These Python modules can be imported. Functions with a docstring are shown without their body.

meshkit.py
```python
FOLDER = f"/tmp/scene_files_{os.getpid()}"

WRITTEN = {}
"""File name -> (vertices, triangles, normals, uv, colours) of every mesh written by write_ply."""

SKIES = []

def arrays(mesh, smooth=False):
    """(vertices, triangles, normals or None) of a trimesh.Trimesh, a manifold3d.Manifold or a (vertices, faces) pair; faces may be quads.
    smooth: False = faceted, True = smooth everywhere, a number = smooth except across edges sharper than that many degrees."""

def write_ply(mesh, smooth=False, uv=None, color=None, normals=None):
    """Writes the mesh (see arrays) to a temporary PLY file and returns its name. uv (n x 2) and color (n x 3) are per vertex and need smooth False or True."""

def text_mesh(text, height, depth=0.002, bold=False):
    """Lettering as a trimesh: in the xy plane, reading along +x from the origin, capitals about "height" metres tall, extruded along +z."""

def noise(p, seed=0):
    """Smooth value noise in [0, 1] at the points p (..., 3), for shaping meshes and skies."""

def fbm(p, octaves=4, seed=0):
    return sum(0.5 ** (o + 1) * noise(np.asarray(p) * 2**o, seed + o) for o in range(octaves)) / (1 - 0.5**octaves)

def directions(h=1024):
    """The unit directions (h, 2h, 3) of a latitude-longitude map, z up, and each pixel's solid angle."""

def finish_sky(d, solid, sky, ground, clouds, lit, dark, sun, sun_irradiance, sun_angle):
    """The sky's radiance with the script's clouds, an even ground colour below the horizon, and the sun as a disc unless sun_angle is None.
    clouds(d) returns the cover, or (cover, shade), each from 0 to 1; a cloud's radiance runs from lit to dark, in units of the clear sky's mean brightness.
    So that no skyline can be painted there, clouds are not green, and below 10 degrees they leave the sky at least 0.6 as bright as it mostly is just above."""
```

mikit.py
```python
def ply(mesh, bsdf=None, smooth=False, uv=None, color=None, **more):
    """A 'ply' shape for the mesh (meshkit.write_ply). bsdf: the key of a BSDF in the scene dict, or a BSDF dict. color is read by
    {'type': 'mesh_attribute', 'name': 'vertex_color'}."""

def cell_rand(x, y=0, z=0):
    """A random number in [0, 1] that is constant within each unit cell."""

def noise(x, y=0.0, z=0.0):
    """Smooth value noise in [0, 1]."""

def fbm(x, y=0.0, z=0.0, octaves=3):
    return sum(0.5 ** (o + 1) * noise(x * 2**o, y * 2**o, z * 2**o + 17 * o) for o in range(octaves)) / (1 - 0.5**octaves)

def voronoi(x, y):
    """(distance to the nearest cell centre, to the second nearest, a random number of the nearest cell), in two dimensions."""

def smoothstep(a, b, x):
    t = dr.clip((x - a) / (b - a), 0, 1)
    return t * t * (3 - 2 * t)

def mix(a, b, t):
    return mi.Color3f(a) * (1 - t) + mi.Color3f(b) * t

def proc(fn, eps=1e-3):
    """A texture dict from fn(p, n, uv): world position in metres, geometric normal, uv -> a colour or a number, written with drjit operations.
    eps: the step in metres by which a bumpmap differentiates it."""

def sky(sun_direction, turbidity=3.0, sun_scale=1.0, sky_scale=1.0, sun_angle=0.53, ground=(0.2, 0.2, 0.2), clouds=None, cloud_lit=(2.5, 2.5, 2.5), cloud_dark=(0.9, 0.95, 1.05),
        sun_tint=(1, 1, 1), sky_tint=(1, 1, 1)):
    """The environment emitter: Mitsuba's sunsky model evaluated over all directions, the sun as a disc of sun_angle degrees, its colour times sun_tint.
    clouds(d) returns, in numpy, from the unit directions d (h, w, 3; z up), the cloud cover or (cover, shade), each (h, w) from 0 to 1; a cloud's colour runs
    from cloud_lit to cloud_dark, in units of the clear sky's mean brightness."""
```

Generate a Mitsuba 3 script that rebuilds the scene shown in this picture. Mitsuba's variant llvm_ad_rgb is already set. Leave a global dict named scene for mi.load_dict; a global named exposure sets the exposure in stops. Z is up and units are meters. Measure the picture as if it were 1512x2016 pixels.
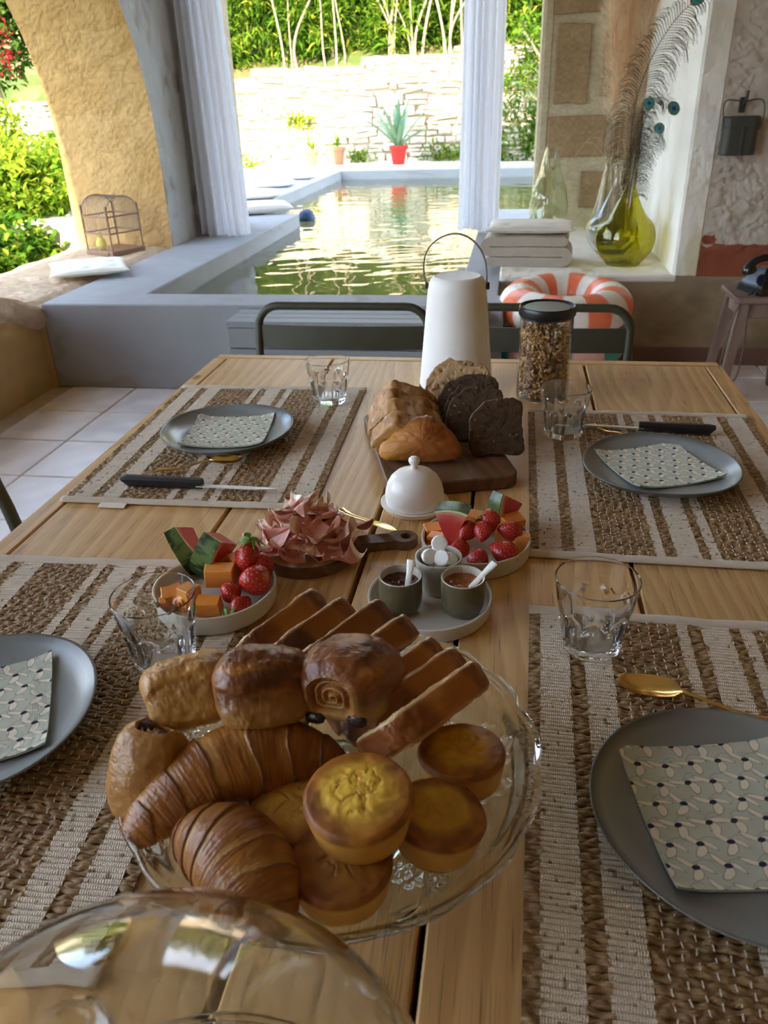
import math
import numpy as np
import trimesh
import mitsuba as mi
import drjit as dr
import mikit
from meshkit import fbm as nfbm, noise as nnoise
from shapely.geometry import Polygon, LineString, Point
from shapely import affinity

# ---------------------------------------------------------------- camera, sky, exposure
scene, labels = {}, {}
_e = np.array([0.0, 0.0, 1.25])
_p, _r, _y = 0.48265725, -0.0323198, 0.166868
_f = np.array([-math.sin(_y) * math.cos(_p), math.cos(_y) * math.cos(_p), -math.sin(_p)])
_r0 = np.cross(_f, [0, 0, 1]); _r0 /= np.linalg.norm(_r0); _u0 = np.cross(_r0, _f)
_u = -math.sin(_r) * _r0 + math.cos(_r) * _u0
T4 = mi.ScalarTransform4f
scene['camera'] = {'type': 'thinlens', 'fov': 2 * math.degrees(math.atan(756 / 1543.73)), 'fov_axis': 'x',
                   'aperture_radius': 0.0012, 'focus_distance': 0.95, 'near_clip': 0.02, 'far_clip': 500.0,
                   'to_world': T4().look_at(origin=_e.tolist(), target=(_e + _f).tolist(), up=_u.tolist())}
SUN = (-0.03, -0.80, 0.56)
exposure = 4.47


def _clouds(d):
    c = np.clip(nfbm(d * np.array([3.0, 3.0, 6.0]), 5, 3) * 2.2 - 0.85, 0, 1)
    return c, 0.35 * c


scene['sky'] = mikit.sky(SUN, turbidity=3.0, sun_scale=0.68, sky_scale=1.7, ground=(0.25, 0.22, 0.16), clouds=_clouds)

# ---------------------------------------------------------------- helpers
PI = math.pi


def lab(key, label=None, cat=None, group=None, kind=None):
    d = {}
    if label: d['label'] = label
    if cat: d['category'] = cat
    if group: d['group'] = group
    if kind: d['kind'] = kind
    labels[key] = d


def num(base):
    if base not in scene and not any(k.startswith(base + '__') for k in scene) and base not in labels:
        return base
    i = 1
    while True:
        k = f'{base}_{i:03d}'
        if k not in scene and k not in labels and not any(q.startswith(k + '__') for q in scene):
            return k
        i += 1


def tm(v, f):
    return trimesh.Trimesh(np.asarray(v, float), np.asarray(f, int), process=False)


def cat(ms):
    return trimesh.util.concatenate(ms)


def put(key, m, bsdf, color=None, smooth=30, uv=None, M=None):
    """One scene entry. color: an (r,g,b) or a function of (vertices, normals) -> n x 3 (vertex colour)."""
    if M is not None:
        m = m.copy(); m.apply_transform(M)
    if color is None and uv is None:
        scene[key] = mikit.ply(m, bsdf, smooth=smooth)
        return key
    if smooth not in (False, True):
        assert uv is None
        m = trimesh.graph.smooth_shade(m, angle=np.radians(smooth), facet_minarea=None)
        smooth = True
    c = None
    if color is not None:
        c = color(np.asarray(m.vertices), np.asarray(m.vertex_normals)) if callable(color) else np.tile(np.asarray(color, float), (len(m.vertices), 1))
        c = np.clip(np.asarray(c, float), 0, 1)
    scene[key] = mikit.ply(m, bsdf, smooth=smooth, color=c, uv=uv)
    return key


def copy_to(src, dst, M):
    """dst and its parts: the same plys as src and its parts under another to_world."""
    t = T4(np.asarray(M, float).tolist())
    for k in [k for k in scene if k == src or k.startswith(src + '__')]:
        scene[dst + k[len(src):]] = {**scene[k], 'to_world': t}
        if k != src and k in labels:
            labels[dst + k[len(src):]] = dict(labels[k])


def rotm(axis, deg):
    return trimesh.transformations.rotation_matrix(math.radians(deg), axis)


def mv(x=0, y=0, z=0):
    return trimesh.transformations.translation_matrix([x, y, z])


def sc(x, y=None, z=None):
    return np.diag([x, x if y is None else y, x if z is None else z, 1.0])


def xf(m, *Ms):
    m = m.copy()
    for M in Ms[::-1]:
        m.apply_transform(M)
    return m


def pose(x, y, z, rz=0, rx=0, ry=0, s=1):
    return mv(x, y, z) @ rotm([0, 0, 1], rz) @ rotm([1, 0, 0], rx) @ rotm([0, 1, 0], ry) @ sc(s)


def rbox(lx, ly, lz, b=0.003, c=(0, 0, 0)):
    """Box with chamfered edges."""
    x, y, z = lx / 2, ly / 2, lz / 2
    b = min(b, x * .95, y * .95, z * .95)
    pts = []
    for sx in (-1, 1):
        for sy in (-1, 1):
            for sz in (-1, 1):
                pts += [(sx * x, sy * (y - b), sz * (z - b)), (sx * (x - b), sy * y, sz * (z - b)), (sx * (x - b), sy * (y - b), sz * z)]
    h = trimesh.convex.convex_hull(np.array(pts))
    h.apply_translation(c)
    return h


def boxab(a, b, bev=0.003):
    a, b = np.array(a, float), np.array(b, float)
    return rbox(*(b - a), bev, (a + b) / 2)


def grid_faces(n, m, wrap_n=False, wrap_m=False):
    i, j = np.meshgrid(np.arange(n if wrap_n else n - 1), np.arange(m if wrap_m else m - 1), indexing='ij')
    a = i * m + j; b = ((i + 1) % n) * m + j
    c = ((i + 1) % n) * m + (j + 1) % m; d = i * m + (j + 1) % m
    return np.vstack([np.stack([a, b, c], -1).reshape(-1, 3), np.stack([a, c, d], -1).reshape(-1, 3)])


def lathe(prof, n=48, closed=False):
    """Revolve a profile of (r, z), bottom outside upwards (outward normals)."""
    prof = np.asarray(prof, float)
    a = np.arange(n) * 2 * PI / n
    v = np.stack([prof[None, :, 0] * np.cos(a)[:, None], prof[None, :, 0] * np.sin(a)[:, None], np.repeat(prof[None, :, 1], n, 0)], -1)
    f = grid_faces(n, len(prof), wrap_n=True, wrap_m=closed)
    m = tm(v.reshape(-1, 3), f)
    m.merge_vertices()
    m.update_faces(m.nondegenerate_faces())
    return m


def frames(p):
    p = np.asarray(p, float)
    t = np.gradient(p, axis=0); t /= np.linalg.norm(t, axis=1, keepdims=True) + 1e-12
    ref = np.array([0, 0, 1.0]) if np.abs(t[:, 2]).mean() < .8 else np.array([1.0, 0, 0])
    a = np.cross(t, ref); a /= np.linalg.norm(a, axis=1, keepdims=True) + 1e-12
    for k in range(1, len(a)):
        q = a[k - 1] - t[k] * (a[k - 1] @ t[k])
        a[k] = q / (np.linalg.norm(q) + 1e-12)
    return t, a, np.cross(t, a)


def tube(pts, r, n=8, caps=True, flat=1.0):
    p = np.asarray(pts, float)
    t, a, b = frames(p)
    ang = np.arange(n) * 2 * PI / n
    r = np.broadcast_to(np.asarray(r, float), (len(p),))
    v = p[:, None] + r[:, None, None] * (np.cos(ang)[None, :, None] * a[:, None] + flat * np.sin(ang)[None, :, None] * b[:, None])
    f = grid_faces(len(p), n, wrap_m=True)
    V = v.reshape(-1, 3); F = [f[:, ::-1] * 1]
    if caps:
        V = np.vstack([V, p[0], p[-1]]); k = len(p) * n
        i = np.arange(n); j = (i + 1) % n
        F += [np.stack([i, j, i * 0 + k], 1)[:, ::-1][:, [0, 1, 2]], np.stack([j, i, i * 0], 1) * 1 + (len(p) - 1) * n]
        F[-1][:, 2] = k + 1
    m = tm(V, np.vstack(F))
    if m.volume < 0: m.invert()
    return m


def smooth_path(pts, n=60, closed=False):
    from scipy.interpolate import splprep, splev
    pts = np.asarray(pts, float)
    k = min(3, len(pts) - 1)
    tck, _ = splprep(pts.T, s=0, k=k, per=closed)
    return np.stack(splev(np.linspace(0, 1, n), tck), -1)


def extrude(poly, h):
    ms = [trimesh.creation.extrude_polygon(g, h, engine='earcut') for g in getattr(poly, 'geoms', [poly]) if g.area > 1e-12]
    return cat(ms)


def roundrect(w, h, r, n=6):
    return Polygon([(-w / 2 + r, -h / 2 + r), (w / 2 - r, -h / 2 + r), (w / 2 - r, h / 2 - r), (-w / 2 + r, h / 2 - r)]).buffer(r, quad_segs=n)


def slab(poly, h, b=0.002):
    """Extruded outline with a chamfered top and bottom edge, as a loft of insets."""
    base = extrude(poly.buffer(-b), h)
    mid = extrude(poly, h - 2 * b); mid.apply_translation([0, 0, b])
    import manifold3d
    return base, mid


def hull(pts):
    return trimesh.convex.convex_hull(np.asarray(pts, float))


def bevel_slab(poly, h, b=0.002):
    """Convex outline only: hull of inset and full outlines."""
    q = np.array(poly.exterior.coords)[:-1]; i = np.array(poly.buffer(-b).exterior.coords)[:-1]
    return hull(np.vstack([np.c_[i, np.zeros(len(i))], np.c_[q, np.full(len(q), b)], np.c_[q, np.full(len(q), h - b)], np.c_[i, np.full(len(i), h)]]))


def blob(r=1.0, sub=3):
    return trimesh.creation.icosphere(subdivisions=sub, radius=r)


def mixc(a, b, t):
    t = np.clip(np.asarray(t, float), 0, 1)[..., None]
    return np.asarray(a, float) * (1 - t) + np.asarray(b, float) * t


def sst(a, b, x):
    t = np.clip((x - a) / (b - a), 0, 1)
    return t * t * (3 - 2 * t)


def srgb(r, g, b):
    x = np.array([r, g, b], float) / 255
    return tuple(np.where(x < .04045, x / 12.92, ((x + .055) / 1.055) ** 2.4))


def displace(m, fn):
    m = m.copy()
    m.vertices = m.vertices + np.asarray(m.vertex_normals) * fn(np.asarray(m.vertices))[:, None]
    return m


# ---------------------------------------------------------------- materials
VC = {'type': 'mesh_attribute', 'name': 'vertex_color'}


def mat(key, base=None, rough=.5, spec=.5, two=True, bump=None, bscale=1.0, **more):
    d = {'type': 'principled', 'base_color': VC if base is None else ({'type': 'rgb', 'value': list(base)} if not isinstance(base, dict) else base), 'roughness': rough, 'specular': spec, **more}
    if bump is not None:
        d = {'type': 'bumpmap', 'scale': bscale, 'arbitrary': bump, 'bsdf': d}
    scene[key] = {'type': 'twosided', 'bsdf': d} if two else d


mat('m_matte', rough=.9, spec=.2)
mat('m_satin', rough=.5, spec=.4)
mat('m_semi', rough=.33, spec=.5)
mat('m_gloss', rough=.12, spec=.5)
mat('m_stoneware', rough=.24, spec=.5)
mat('m_fabric', rough=.95, spec=.1, sheen=.4)
mat('m_metal', rough=.28, metallic=1.0, spec=.5)
scene['m_leaf'] = {'type': 'principledthin', 'base_color': VC, 'roughness': .5, 'diff_trans': 0.9, 'spec_trans': 0.0}
scene['m_sheer'] = {'type': 'principledthin', 'base_color': {'type': 'rgb', 'value': [.88, .89, .93]}, 'roughness': .8, 'diff_trans': 1.0, 'spec_trans': 0.0}
scene['m_glass'] = {'type': 'dielectric', 'int_ior': 1.5, 'ext_ior': 1.0}
scene['m_glass_green'] = {'type': 'dielectric', 'int_ior': 1.5, 'ext_ior': 1.0, 'specular_transmittance': {'type': 'rgb', 'value': [.86, .82, .30]}}
scene['m_glass_smoke'] = {'type': 'dielectric', 'int_ior': 1.5, 'ext_ior': 1.0, 'specular_transmittance': {'type': 'rgb', 'value': [.93, .95, .86]}}
scene['m_water'] = {'type': 'dielectric', 'int_ior': 1.33, 'ext_ior': 1.0, 'specular_transmittance': {'type': 'rgb', 'value': [.92, .97, .86]}}


def _wood_fn(p, n, uv):
    # long boards run along y, the end strip along x
    far = p.y > 1.6401
    end = dr.select(far, mi.Float(1), mi.Float(0))
    x = dr.select(far, p.y, p.x); y = dr.select(far, p.x, p.y)
    pid = mi.Float(0)
    for b in (-.621, -.376, -.165, -.04, .158, .40):
        pid = pid + dr.select(p.x > b, mi.Float(1), mi.Float(0))
    pid = dr.select(far, mi.Float(9), pid)
    o = mikit.cell_rand(pid, 3, 1) * 20
    wob = mikit.fbm(x * 4 + o, y * .9 + o, p.z * 3, 3)
    u = x * 42 + wob * 15 + o
    f = u - dr.floor(u)
    ring = mikit.smoothstep(.0, .75, f) * mikit.smoothstep(1.0, .86, f)      # growth rings, sharp on one side
    fine = mikit.noise(x * 520, y * 7, o)
    fine2 = mikit.noise(x * 1300, y * 24, o + 4)
    pore = mikit.smoothstep(.60, .86, fine2) * (.5 + .5 * ring)
    tone = mikit.cell_rand(pid, 9, 2)
    big = mikit.fbm(x * 5 + o, y * 1.1, 2, 3)
    c = mikit.mix((.68, .43, .185), (.50, .275, .098), ring * .50 + .40 * fine)
    c = c * (.86 + .2 * tone) * (.86 + .28 * big)
    c = c * (1 - .48 * pore)
    k = mikit.voronoi(x * 2.3 + o, y * 1.3 + o)
    kd = k[0] * (1 + .5 * mikit.noise(x * 40, y * 30, 1))
    knot = mikit.smoothstep(.035, .012, kd) * dr.select(k[2] > .8, mi.Float(1), mi.Float(0))
    return mikit.mix(c, (.16, .085, .04), knot * .75)


mat('m_oak', mikit.proc(_wood_fn), rough=.40, spec=.32)


def _walnut_fn(p, n, uv):
    w = mikit.fbm(p.x * 9 + p.y * 4, p.y * 9 - p.x * 4, p.z * 9, 3)
    g = mikit.noise((p.x * .9 + p.y * .4) * 220 + w * 16, (p.y * .9 - p.x * .4) * 9, p.z * 60)
    return mikit.mix((.20, .105, .052), (.085, .042, .022), g * .7 + w * .4)


mat('m_walnut', mikit.proc(_walnut_fn), rough=.5, spec=.35)


def _yellow_fn(p, n, uv):
    a = mikit.fbm(p.x * 2.2 + p.y, p.y * 2.2, p.z * 1.7, 4)
    b = mikit.fbm(p.x * 17, p.y * 17, p.z * 17, 3)
    s = mikit.smoothstep(.50, .72, mikit.fbm(p.x * 4 + 5, p.y * 4, p.z * 2.2, 3))
    c = mikit.mix((.54, .36, .165), (.43, .265, .105), a)
    c = mikit.mix(c, (.42, .24, .085), s * .5)
    return c * (.86 + .24 * b)


def _plaster_bump(p, n, uv):
    return mikit.fbm(p.x * 55, p.y * 55, p.z * 55, 3) + 1.6 * mikit.fbm(p.x * 14, p.y * 14, p.z * 14, 2)


mat('m_yellow', mikit.proc(_yellow_fn), rough=.92, spec=.15, bump=mikit.proc(_plaster_bump, 2e-3), bscale=.010)


def _gray_fn(p, n, uv):
    a = mikit.fbm(p.x * 3 + p.y * 3, p.y * 3 - p.x, p.z * 1.6, 4)
    b = mikit.fbm(p.x * 9, p.y * 9 + 4, p.z * 5, 4)
    s = mikit.smoothstep(.46, .60, b) * mikit.smoothstep(.4, .6, a)
    c = mikit.mix((.50, .485, .45), (.36, .34, .31), a)
    return mikit.mix(c, (.215, .165, .115), s * .75)


mat('m_gray_plaster', mikit.proc(_gray_fn), rough=.9, spec=.15, bump=mikit.proc(_plaster_bump, 2e-3), bscale=.010)


def _concrete_fn(p, n, uv):
    a = mikit.fbm(p.x * 2.4, p.y * 2.4, p.z * 2.4, 4)
    b = mikit.fbm(p.x * 11 + 3, p.y * 11, p.z * 7, 3)
    crack = mikit.smoothstep(.06, .02, dr.abs(mikit.fbm(p.x * 2.1 + 9, p.y * 2.1, p.z * 4.3, 3) - .5)) * mikit.smoothstep(.5, .62, mikit.noise(p.x * 1.6 + 2, p.y, p.z * 2))
    low = mikit.smoothstep(.16, .0, p.z + .12 * b)
    c = mikit.mix((.365, .375, .395), (.265, .275, .29), a * .7 + b * .4)
    c = mikit.mix(c, (.25, .24, .22), crack * .7)
    return mikit.mix(c, (.27, .24, .20), low * .6)


mat('m_concrete', mikit.proc(_concrete_fn), rough=.62, spec=.35)


def _wallr_fn(p, n, uv):
    a = mikit.fbm(p.x * 3.1, p.y * 3, p.z * 2.6, 4)
    b = mikit.fbm(p.x * 12, p.y * 12, p.z * 12, 3)
    edge = p.z + .045 * (mikit.fbm(p.x * 26, 3, p.z * 9, 3) - .5) + .05 * mikit.smoothstep(.93, .98, p.x) * mikit.smoothstep(1.14, 1.05, p.x) * 0
    band = mikit.smoothstep(.598, .590, edge) * mikit.smoothstep(.44, .445, p.z)
    patch = mikit.smoothstep(.035, .028, dr.abs(p.x - .935 + .02 * mikit.noise(p.x * 40, 2, p.z * 60))) * mikit.smoothstep(.645, .640, p.z + .012 * mikit.noise(p.x * 60, 1, 1)) * mikit.smoothstep(.59, .60, p.z)
    low = mikit.smoothstep(.447, .44, p.z)
    c = mikit.mix((.55, .475, .41), (.43, .36, .305), a)
    c = c * (.88 + .24 * b)
    red = mikit.mix((.30, .095, .05), (.22, .06, .035), a) * (.85 + .3 * b)
    tan = mikit.mix((.36, .28, .175), (.22, .165, .11), mikit.smoothstep(.3, .7, a * .6 + b * .4))
    c = mikit.mix(c, red, dr.maximum(band, patch))
    skirt = mikit.smoothstep(.10, .085, p.z)
    return mikit.mix(mikit.mix(c, tan, low), (.17, .10, .075), skirt * low)


def _wallr_bump(p, n, uv):
    return (mikit.fbm(p.x * 14, p.y * 14, p.z * 14, 3) * 1.5 + .5 * mikit.fbm(p.x * 50, p.y * 50, p.z * 50, 2)) * mikit.smoothstep(.46, .62, p.z) + .15 * mikit.noise(p.x * 30, p.y * 30, p.z * 30)


mat('m_wall_right', mikit.proc(_wallr_fn), rough=.92, spec=.15, bump=mikit.proc(_wallr_bump, 3e-3), bscale=.022)


def _white_fn(p, n, uv):
    a = mikit.fbm(p.x * 8, p.y * 8, p.z * 3.5, 4)
    st = mikit.smoothstep(.58, .75, a) * mikit.smoothstep(1.0, .45, p.z)
    c = mikit.mix((.84, .81, .75), (.68, .63, .55), a * .6)
    return mikit.mix(c, (.52, .45, .20), st * .6)


mat('m_whitewash', mikit.proc(_white_fn), rough=.85, spec=.2, bump=mikit.proc(_plaster_bump, 2e-3), bscale=.010)


def _stone_fn(p, n, uv):
    a = mikit.fbm(p.x * 5, p.y * 5, p.z * 5, 3)
    b = mikit.fbm(p.x * 60, p.y * 60, p.z * 60, 3)
    return mikit.mix((.40, .275, .155), (.25, .155, .088), a * .9) * (.75 + .5 * b)


mat('m_ashlar', mikit.proc(_stone_fn), rough=.93, spec=.1, bump=mikit.proc(_plaster_bump, 2e-3), bscale=.012)


def _mortar_fn(p, n, uv):
    a = mikit.fbm(p.x * 7, p.y * 7, p.z * 7, 3)
    return mikit.mix((.58, .49, .345), (.44, .35, .225), a) * (.85 + .3 * mikit.noise(p.x * 80, p.y * 80, p.z * 80))


mat('m_mortar', mikit.proc(_mortar_fn), rough=.95, spec=.1, bump=mikit.proc(_plaster_bump, 2e-3), bscale=.010)


def _rock_fn(p, n, uv):
    a = mikit.fbm(p.x * 4, p.y * 4, p.z * 9, 4)
    b = mikit.fbm(p.x * 30, p.y * 30, p.z * 30, 3)
    return mikit.mix((.58, .46, .33), (.42, .30, .19), a) * (.8 + .4 * b)


mat('m_rock', mikit.proc(_rock_fn), rough=.92, spec=.15, bump=mikit.proc(_plaster_bump, 2e-3), bscale=.014)


def _tile_fn(p, n, uv):
    a = mikit.fbm(p.x * 3, p.y * 3, 0, 4)
    t = mikit.cell_rand((p.x + 1.85) / .345, (p.y - 2.515) / .35, 3)
    c = mikit.mix((.78, .76, .76), (.72, .66, .63), a * .6 + t * .5)
    return c * (.9 + .2 * mikit.noise(p.x * 14, p.y * 14, 1))


mat('m_tile', mikit.proc(_tile_fn), rough=.42, spec=.5)


def _wstone_fn(p, n, uv):
    a = mikit.fbm(p.x * 2.3, p.y * 2.3, p.z * 4, 3)
    b = mikit.fbm(p.x * 24, p.y * 24, p.z * 24, 3)
    return mikit.mix((.82, .74, .60), (.66, .57, .45), a) * (.75 + .4 * b)


mat('m_wall_stone', mikit.proc(_wstone_fn), rough=.95, spec=.1)
mat('m_white_glaze', (.80, .77, .72), rough=.18, spec=.5)
mat('m_black', (.012, .012, .014), rough=.35, spec=.5)
mat('m_gold', (.86, .58, .22), rough=.17, metallic=1.0)
mat('m_lime', (.66, .58, .46), rough=.95, spec=.1)
mat('m_steel', (.80, .79, .77), rough=.38, metallic=1.0)
# ================================================================ the setting
rng = np.random.default_rng(11)


def st(key, m, b, smooth=False, color=None, label=None, kind=True):
    put(key, m, b, smooth=smooth, color=color)
    if kind and '__' not in key:
        lab(key, label, kind='structure')


# floor: mortar bed and separate terracotta tiles
st('floor', boxab((-2.4, -2.2, -.06), (3.2, 4.14, -.005), .001), 'm_mortar', label='pale terracotta tiled terrace floor')
tile = rbox(.336, .341, .02, .003)
put('floor__tile', tile, 'm_tile', smooth=False, M=None)
_t0 = scene.pop('floor__tile')
k = 0
for i in range(-2, 15):
    for j in range(-13, 5):
        x, y = -1.85 + .345 * (i + .5) - .345 * 1, 2.515 + .35 * (j + .5)
        if x < -2.35 or x > 3.0 or (y < -.9 and x > -.6):
            continue
        scene['floor__tile' + (f'_{k:03d}' if k else '')] = {**_t0, 'to_world': T4().translate([x, y, -.008 + .0012 * float(rng.random())]).rotate([0, 0, 1], float(rng.normal() * .25))}
        k += 1

# ceiling with beams, back wall, right wall
st('ceiling', boxab((-3.1, -2.3, 4.2), (3.3, 6.4, 4.4), .002), 'm_lime')
st('wall_back', boxab((-3.1, -2.5, -.05), (3.3, -2.2, 4.2), .002), 'm_yellow')
st('wall_side', boxab((3.0, -2.2, -.05), (3.3, 6.4, 4.2), .002), 'm_yellow')


def arch(y0, y1, z0, zs, n=20):
    r = (y1 - y0) / 2; c = (y0 + y1) / 2
    a = np.linspace(0, PI, n)
    return Polygon([(y0, z0), (y1, z0)] + [(c + r * math.cos(t), zs + r * math.sin(t)) for t in a])


# left wall: low yellow parapet and an arcade over it; shape drawn in (y, z), extruded along x
face = Polygon([(-2.2, .40), (6.3, .40), (6.3, 4.2), (-2.2, 4.2)]).difference(arch(2.44, 5.24, .30, 1.0)).difference(arch(-2.0, 1.9, .30, 1.4))
m = extrude(face, .68)
m.apply_transform(np.array([[0, 0, 1, -2.95], [1, 0, 0, 0], [0, 1, 0, 0], [0, 0, 0, 1.0]]))
if m.volume < 0: m.invert()
nx = np.abs(m.face_normals[:, 0]) > .9
low = boxab((-2.95, -2.2, -.05), (-2.30, 3.57, .40), .004)
yel = cat([m.submesh([np.nonzero(~nx)[0]], append=True), low, boxab((-2.95, 3.56, -.05), (-2.27, 6.3, .40), .004)])
st('wall_left', yel, 'm_yellow', label='ochre plastered arcade wall with a low parapet on the left')
put('wall_left__plaster_face', m.submesh([np.nonzero(nx)[0]], append=True), 'm_gray_plaster', smooth=False)
# rough stone ledge on the parapet
ys = np.linspace(-2.0, 5.26, 180)
prof = [(-3.02, -.02), (-3.03, .04), (-3.0, .085)] + [(x, .10) for x in np.linspace(-2.94, -2.33, 16)] + [(-2.285, .093), (-2.26, .06), (-2.265, .01), (-2.29, -.03), (-2.33, -.05)]
P = np.array(prof)
v = np.zeros((len(ys), len(P), 3))
for a, y in enumerate(ys):
    lift = .10 * float(sst(3.62, 3.25, y))
    v[a, :, 0] = P[:, 0]; v[a, :, 1] = y; v[a, :, 2] = .322 + P[:, 1] + lift
    if y > 3.57: v[a, -5:, 0] = np.minimum(v[a, -5:, 0], -2.268); v[a, -5:, 2] = np.minimum(v[a, -5:, 2], .39)
q = v.reshape(-1, 3)
d = nfbm(q * np.array([5, 5, 8.]), 4, 5) - .5
q[:, 2] += d * .035; q[:, 0] += np.where(q[:, 1] < 3.6, (nfbm(q * 9 + 7, 3, 2) - .5) * .08, 0)
led = tm(q, grid_faces(len(ys), len(P)))
if led.face_normals[:, 2].sum() < 0: led.invert()
put('wall_left__stone_ledge', led, 'm_rock', smooth=True)

# far wall: jamb behind the left curtain, lintel, stone pier on the right
st('wall_far', cat([boxab((-2.95, 5.80, 0), (-2.08, 6.35, 4.2), .004), boxab((-2.08, 5.75, 3.9), (.14, 6.35, 4.2), .004), boxab((.14, 5.76, .3), (3.0, 6.35, 4.2), .012)]), 'm_mortar', label='rubble and ashlar stone wall around the pool opening')
k = 0


def ashlar(x0, x1, z0, z1, y=5.745):
    global k
    n = 5
    b = rbox(x1 - x0, .03, z1 - z0, .006)
    b = b.subdivide().subdivide()
    b.apply_translation([(x0 + x1) / 2, y, (z0 + z1) / 2])
    b.vertices += (nfbm(b.vertices * 16, 3, 8) - .5)[:, None] * np.array([.02, .012, .02])
    put('wall_far__stone_block' + (f'_{k:03d}' if k else ''), b, 'm_ashlar', smooth=25); k += 1


for x0, x1, z0, z1 in ((.19, .46, 1.69, 1.98), (.21, .42, 1.20, 1.635), (.19, .55, .89, 1.13), (.50, .76, 1.24, 1.58), (.52, .77, 1.66, 2.0), (.42, .62, .58, .80), (.60, .77, .88, 1.14), (.2, .5, 2.05, 2.4), (.54, .78, 2.1, 2.45), (.66, .77, .52, .80)):
    ashlar(x0, x1, z0, z1)
# white corner plaster of the pier's pool side
put('wall_far__pale_edge', boxab((.122, 5.752, .40), (.20, 6.36, 4.2), .02), 'm_whitewash_stone' if 'm_whitewash_stone' in scene else 'm_mortar', smooth=False)

# upper storey and chimney of the house: they shade the pool
put('wall_far__upper_storey', cat([boxab((-2.95, 5.2, 4.41), (3.3, 6.35, 5.75), .004), boxab((-2.62, 5.5, 5.76), (-1.62, 6.1, 6.55), .01)]), 'm_mortar', smooth=False)

# right wall: front plane with the alcove cut in, tan plinth, white sill and reveal
front = cat([boxab((.785, 4.12, -.05), (3.0, 4.4, 4.2), .006), boxab((-.03, 4.12, -.05), (3.0, 4.3, .43), .004)])
st('wall_right', front, 'm_wall_right', label='worn plaster wall with a brick red band and tan plinth')
put('wall_right__reveal', boxab((.780, 4.115, .44), (.90, 5.78, 4.2), .012), 'm_whitewash', smooth=False)
sill = boxab((-.06, 4.105, .418), (.80, 5.78, .452), .008)
put('wall_right__sill', sill, 'm_whitewash', smooth=False)

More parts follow.
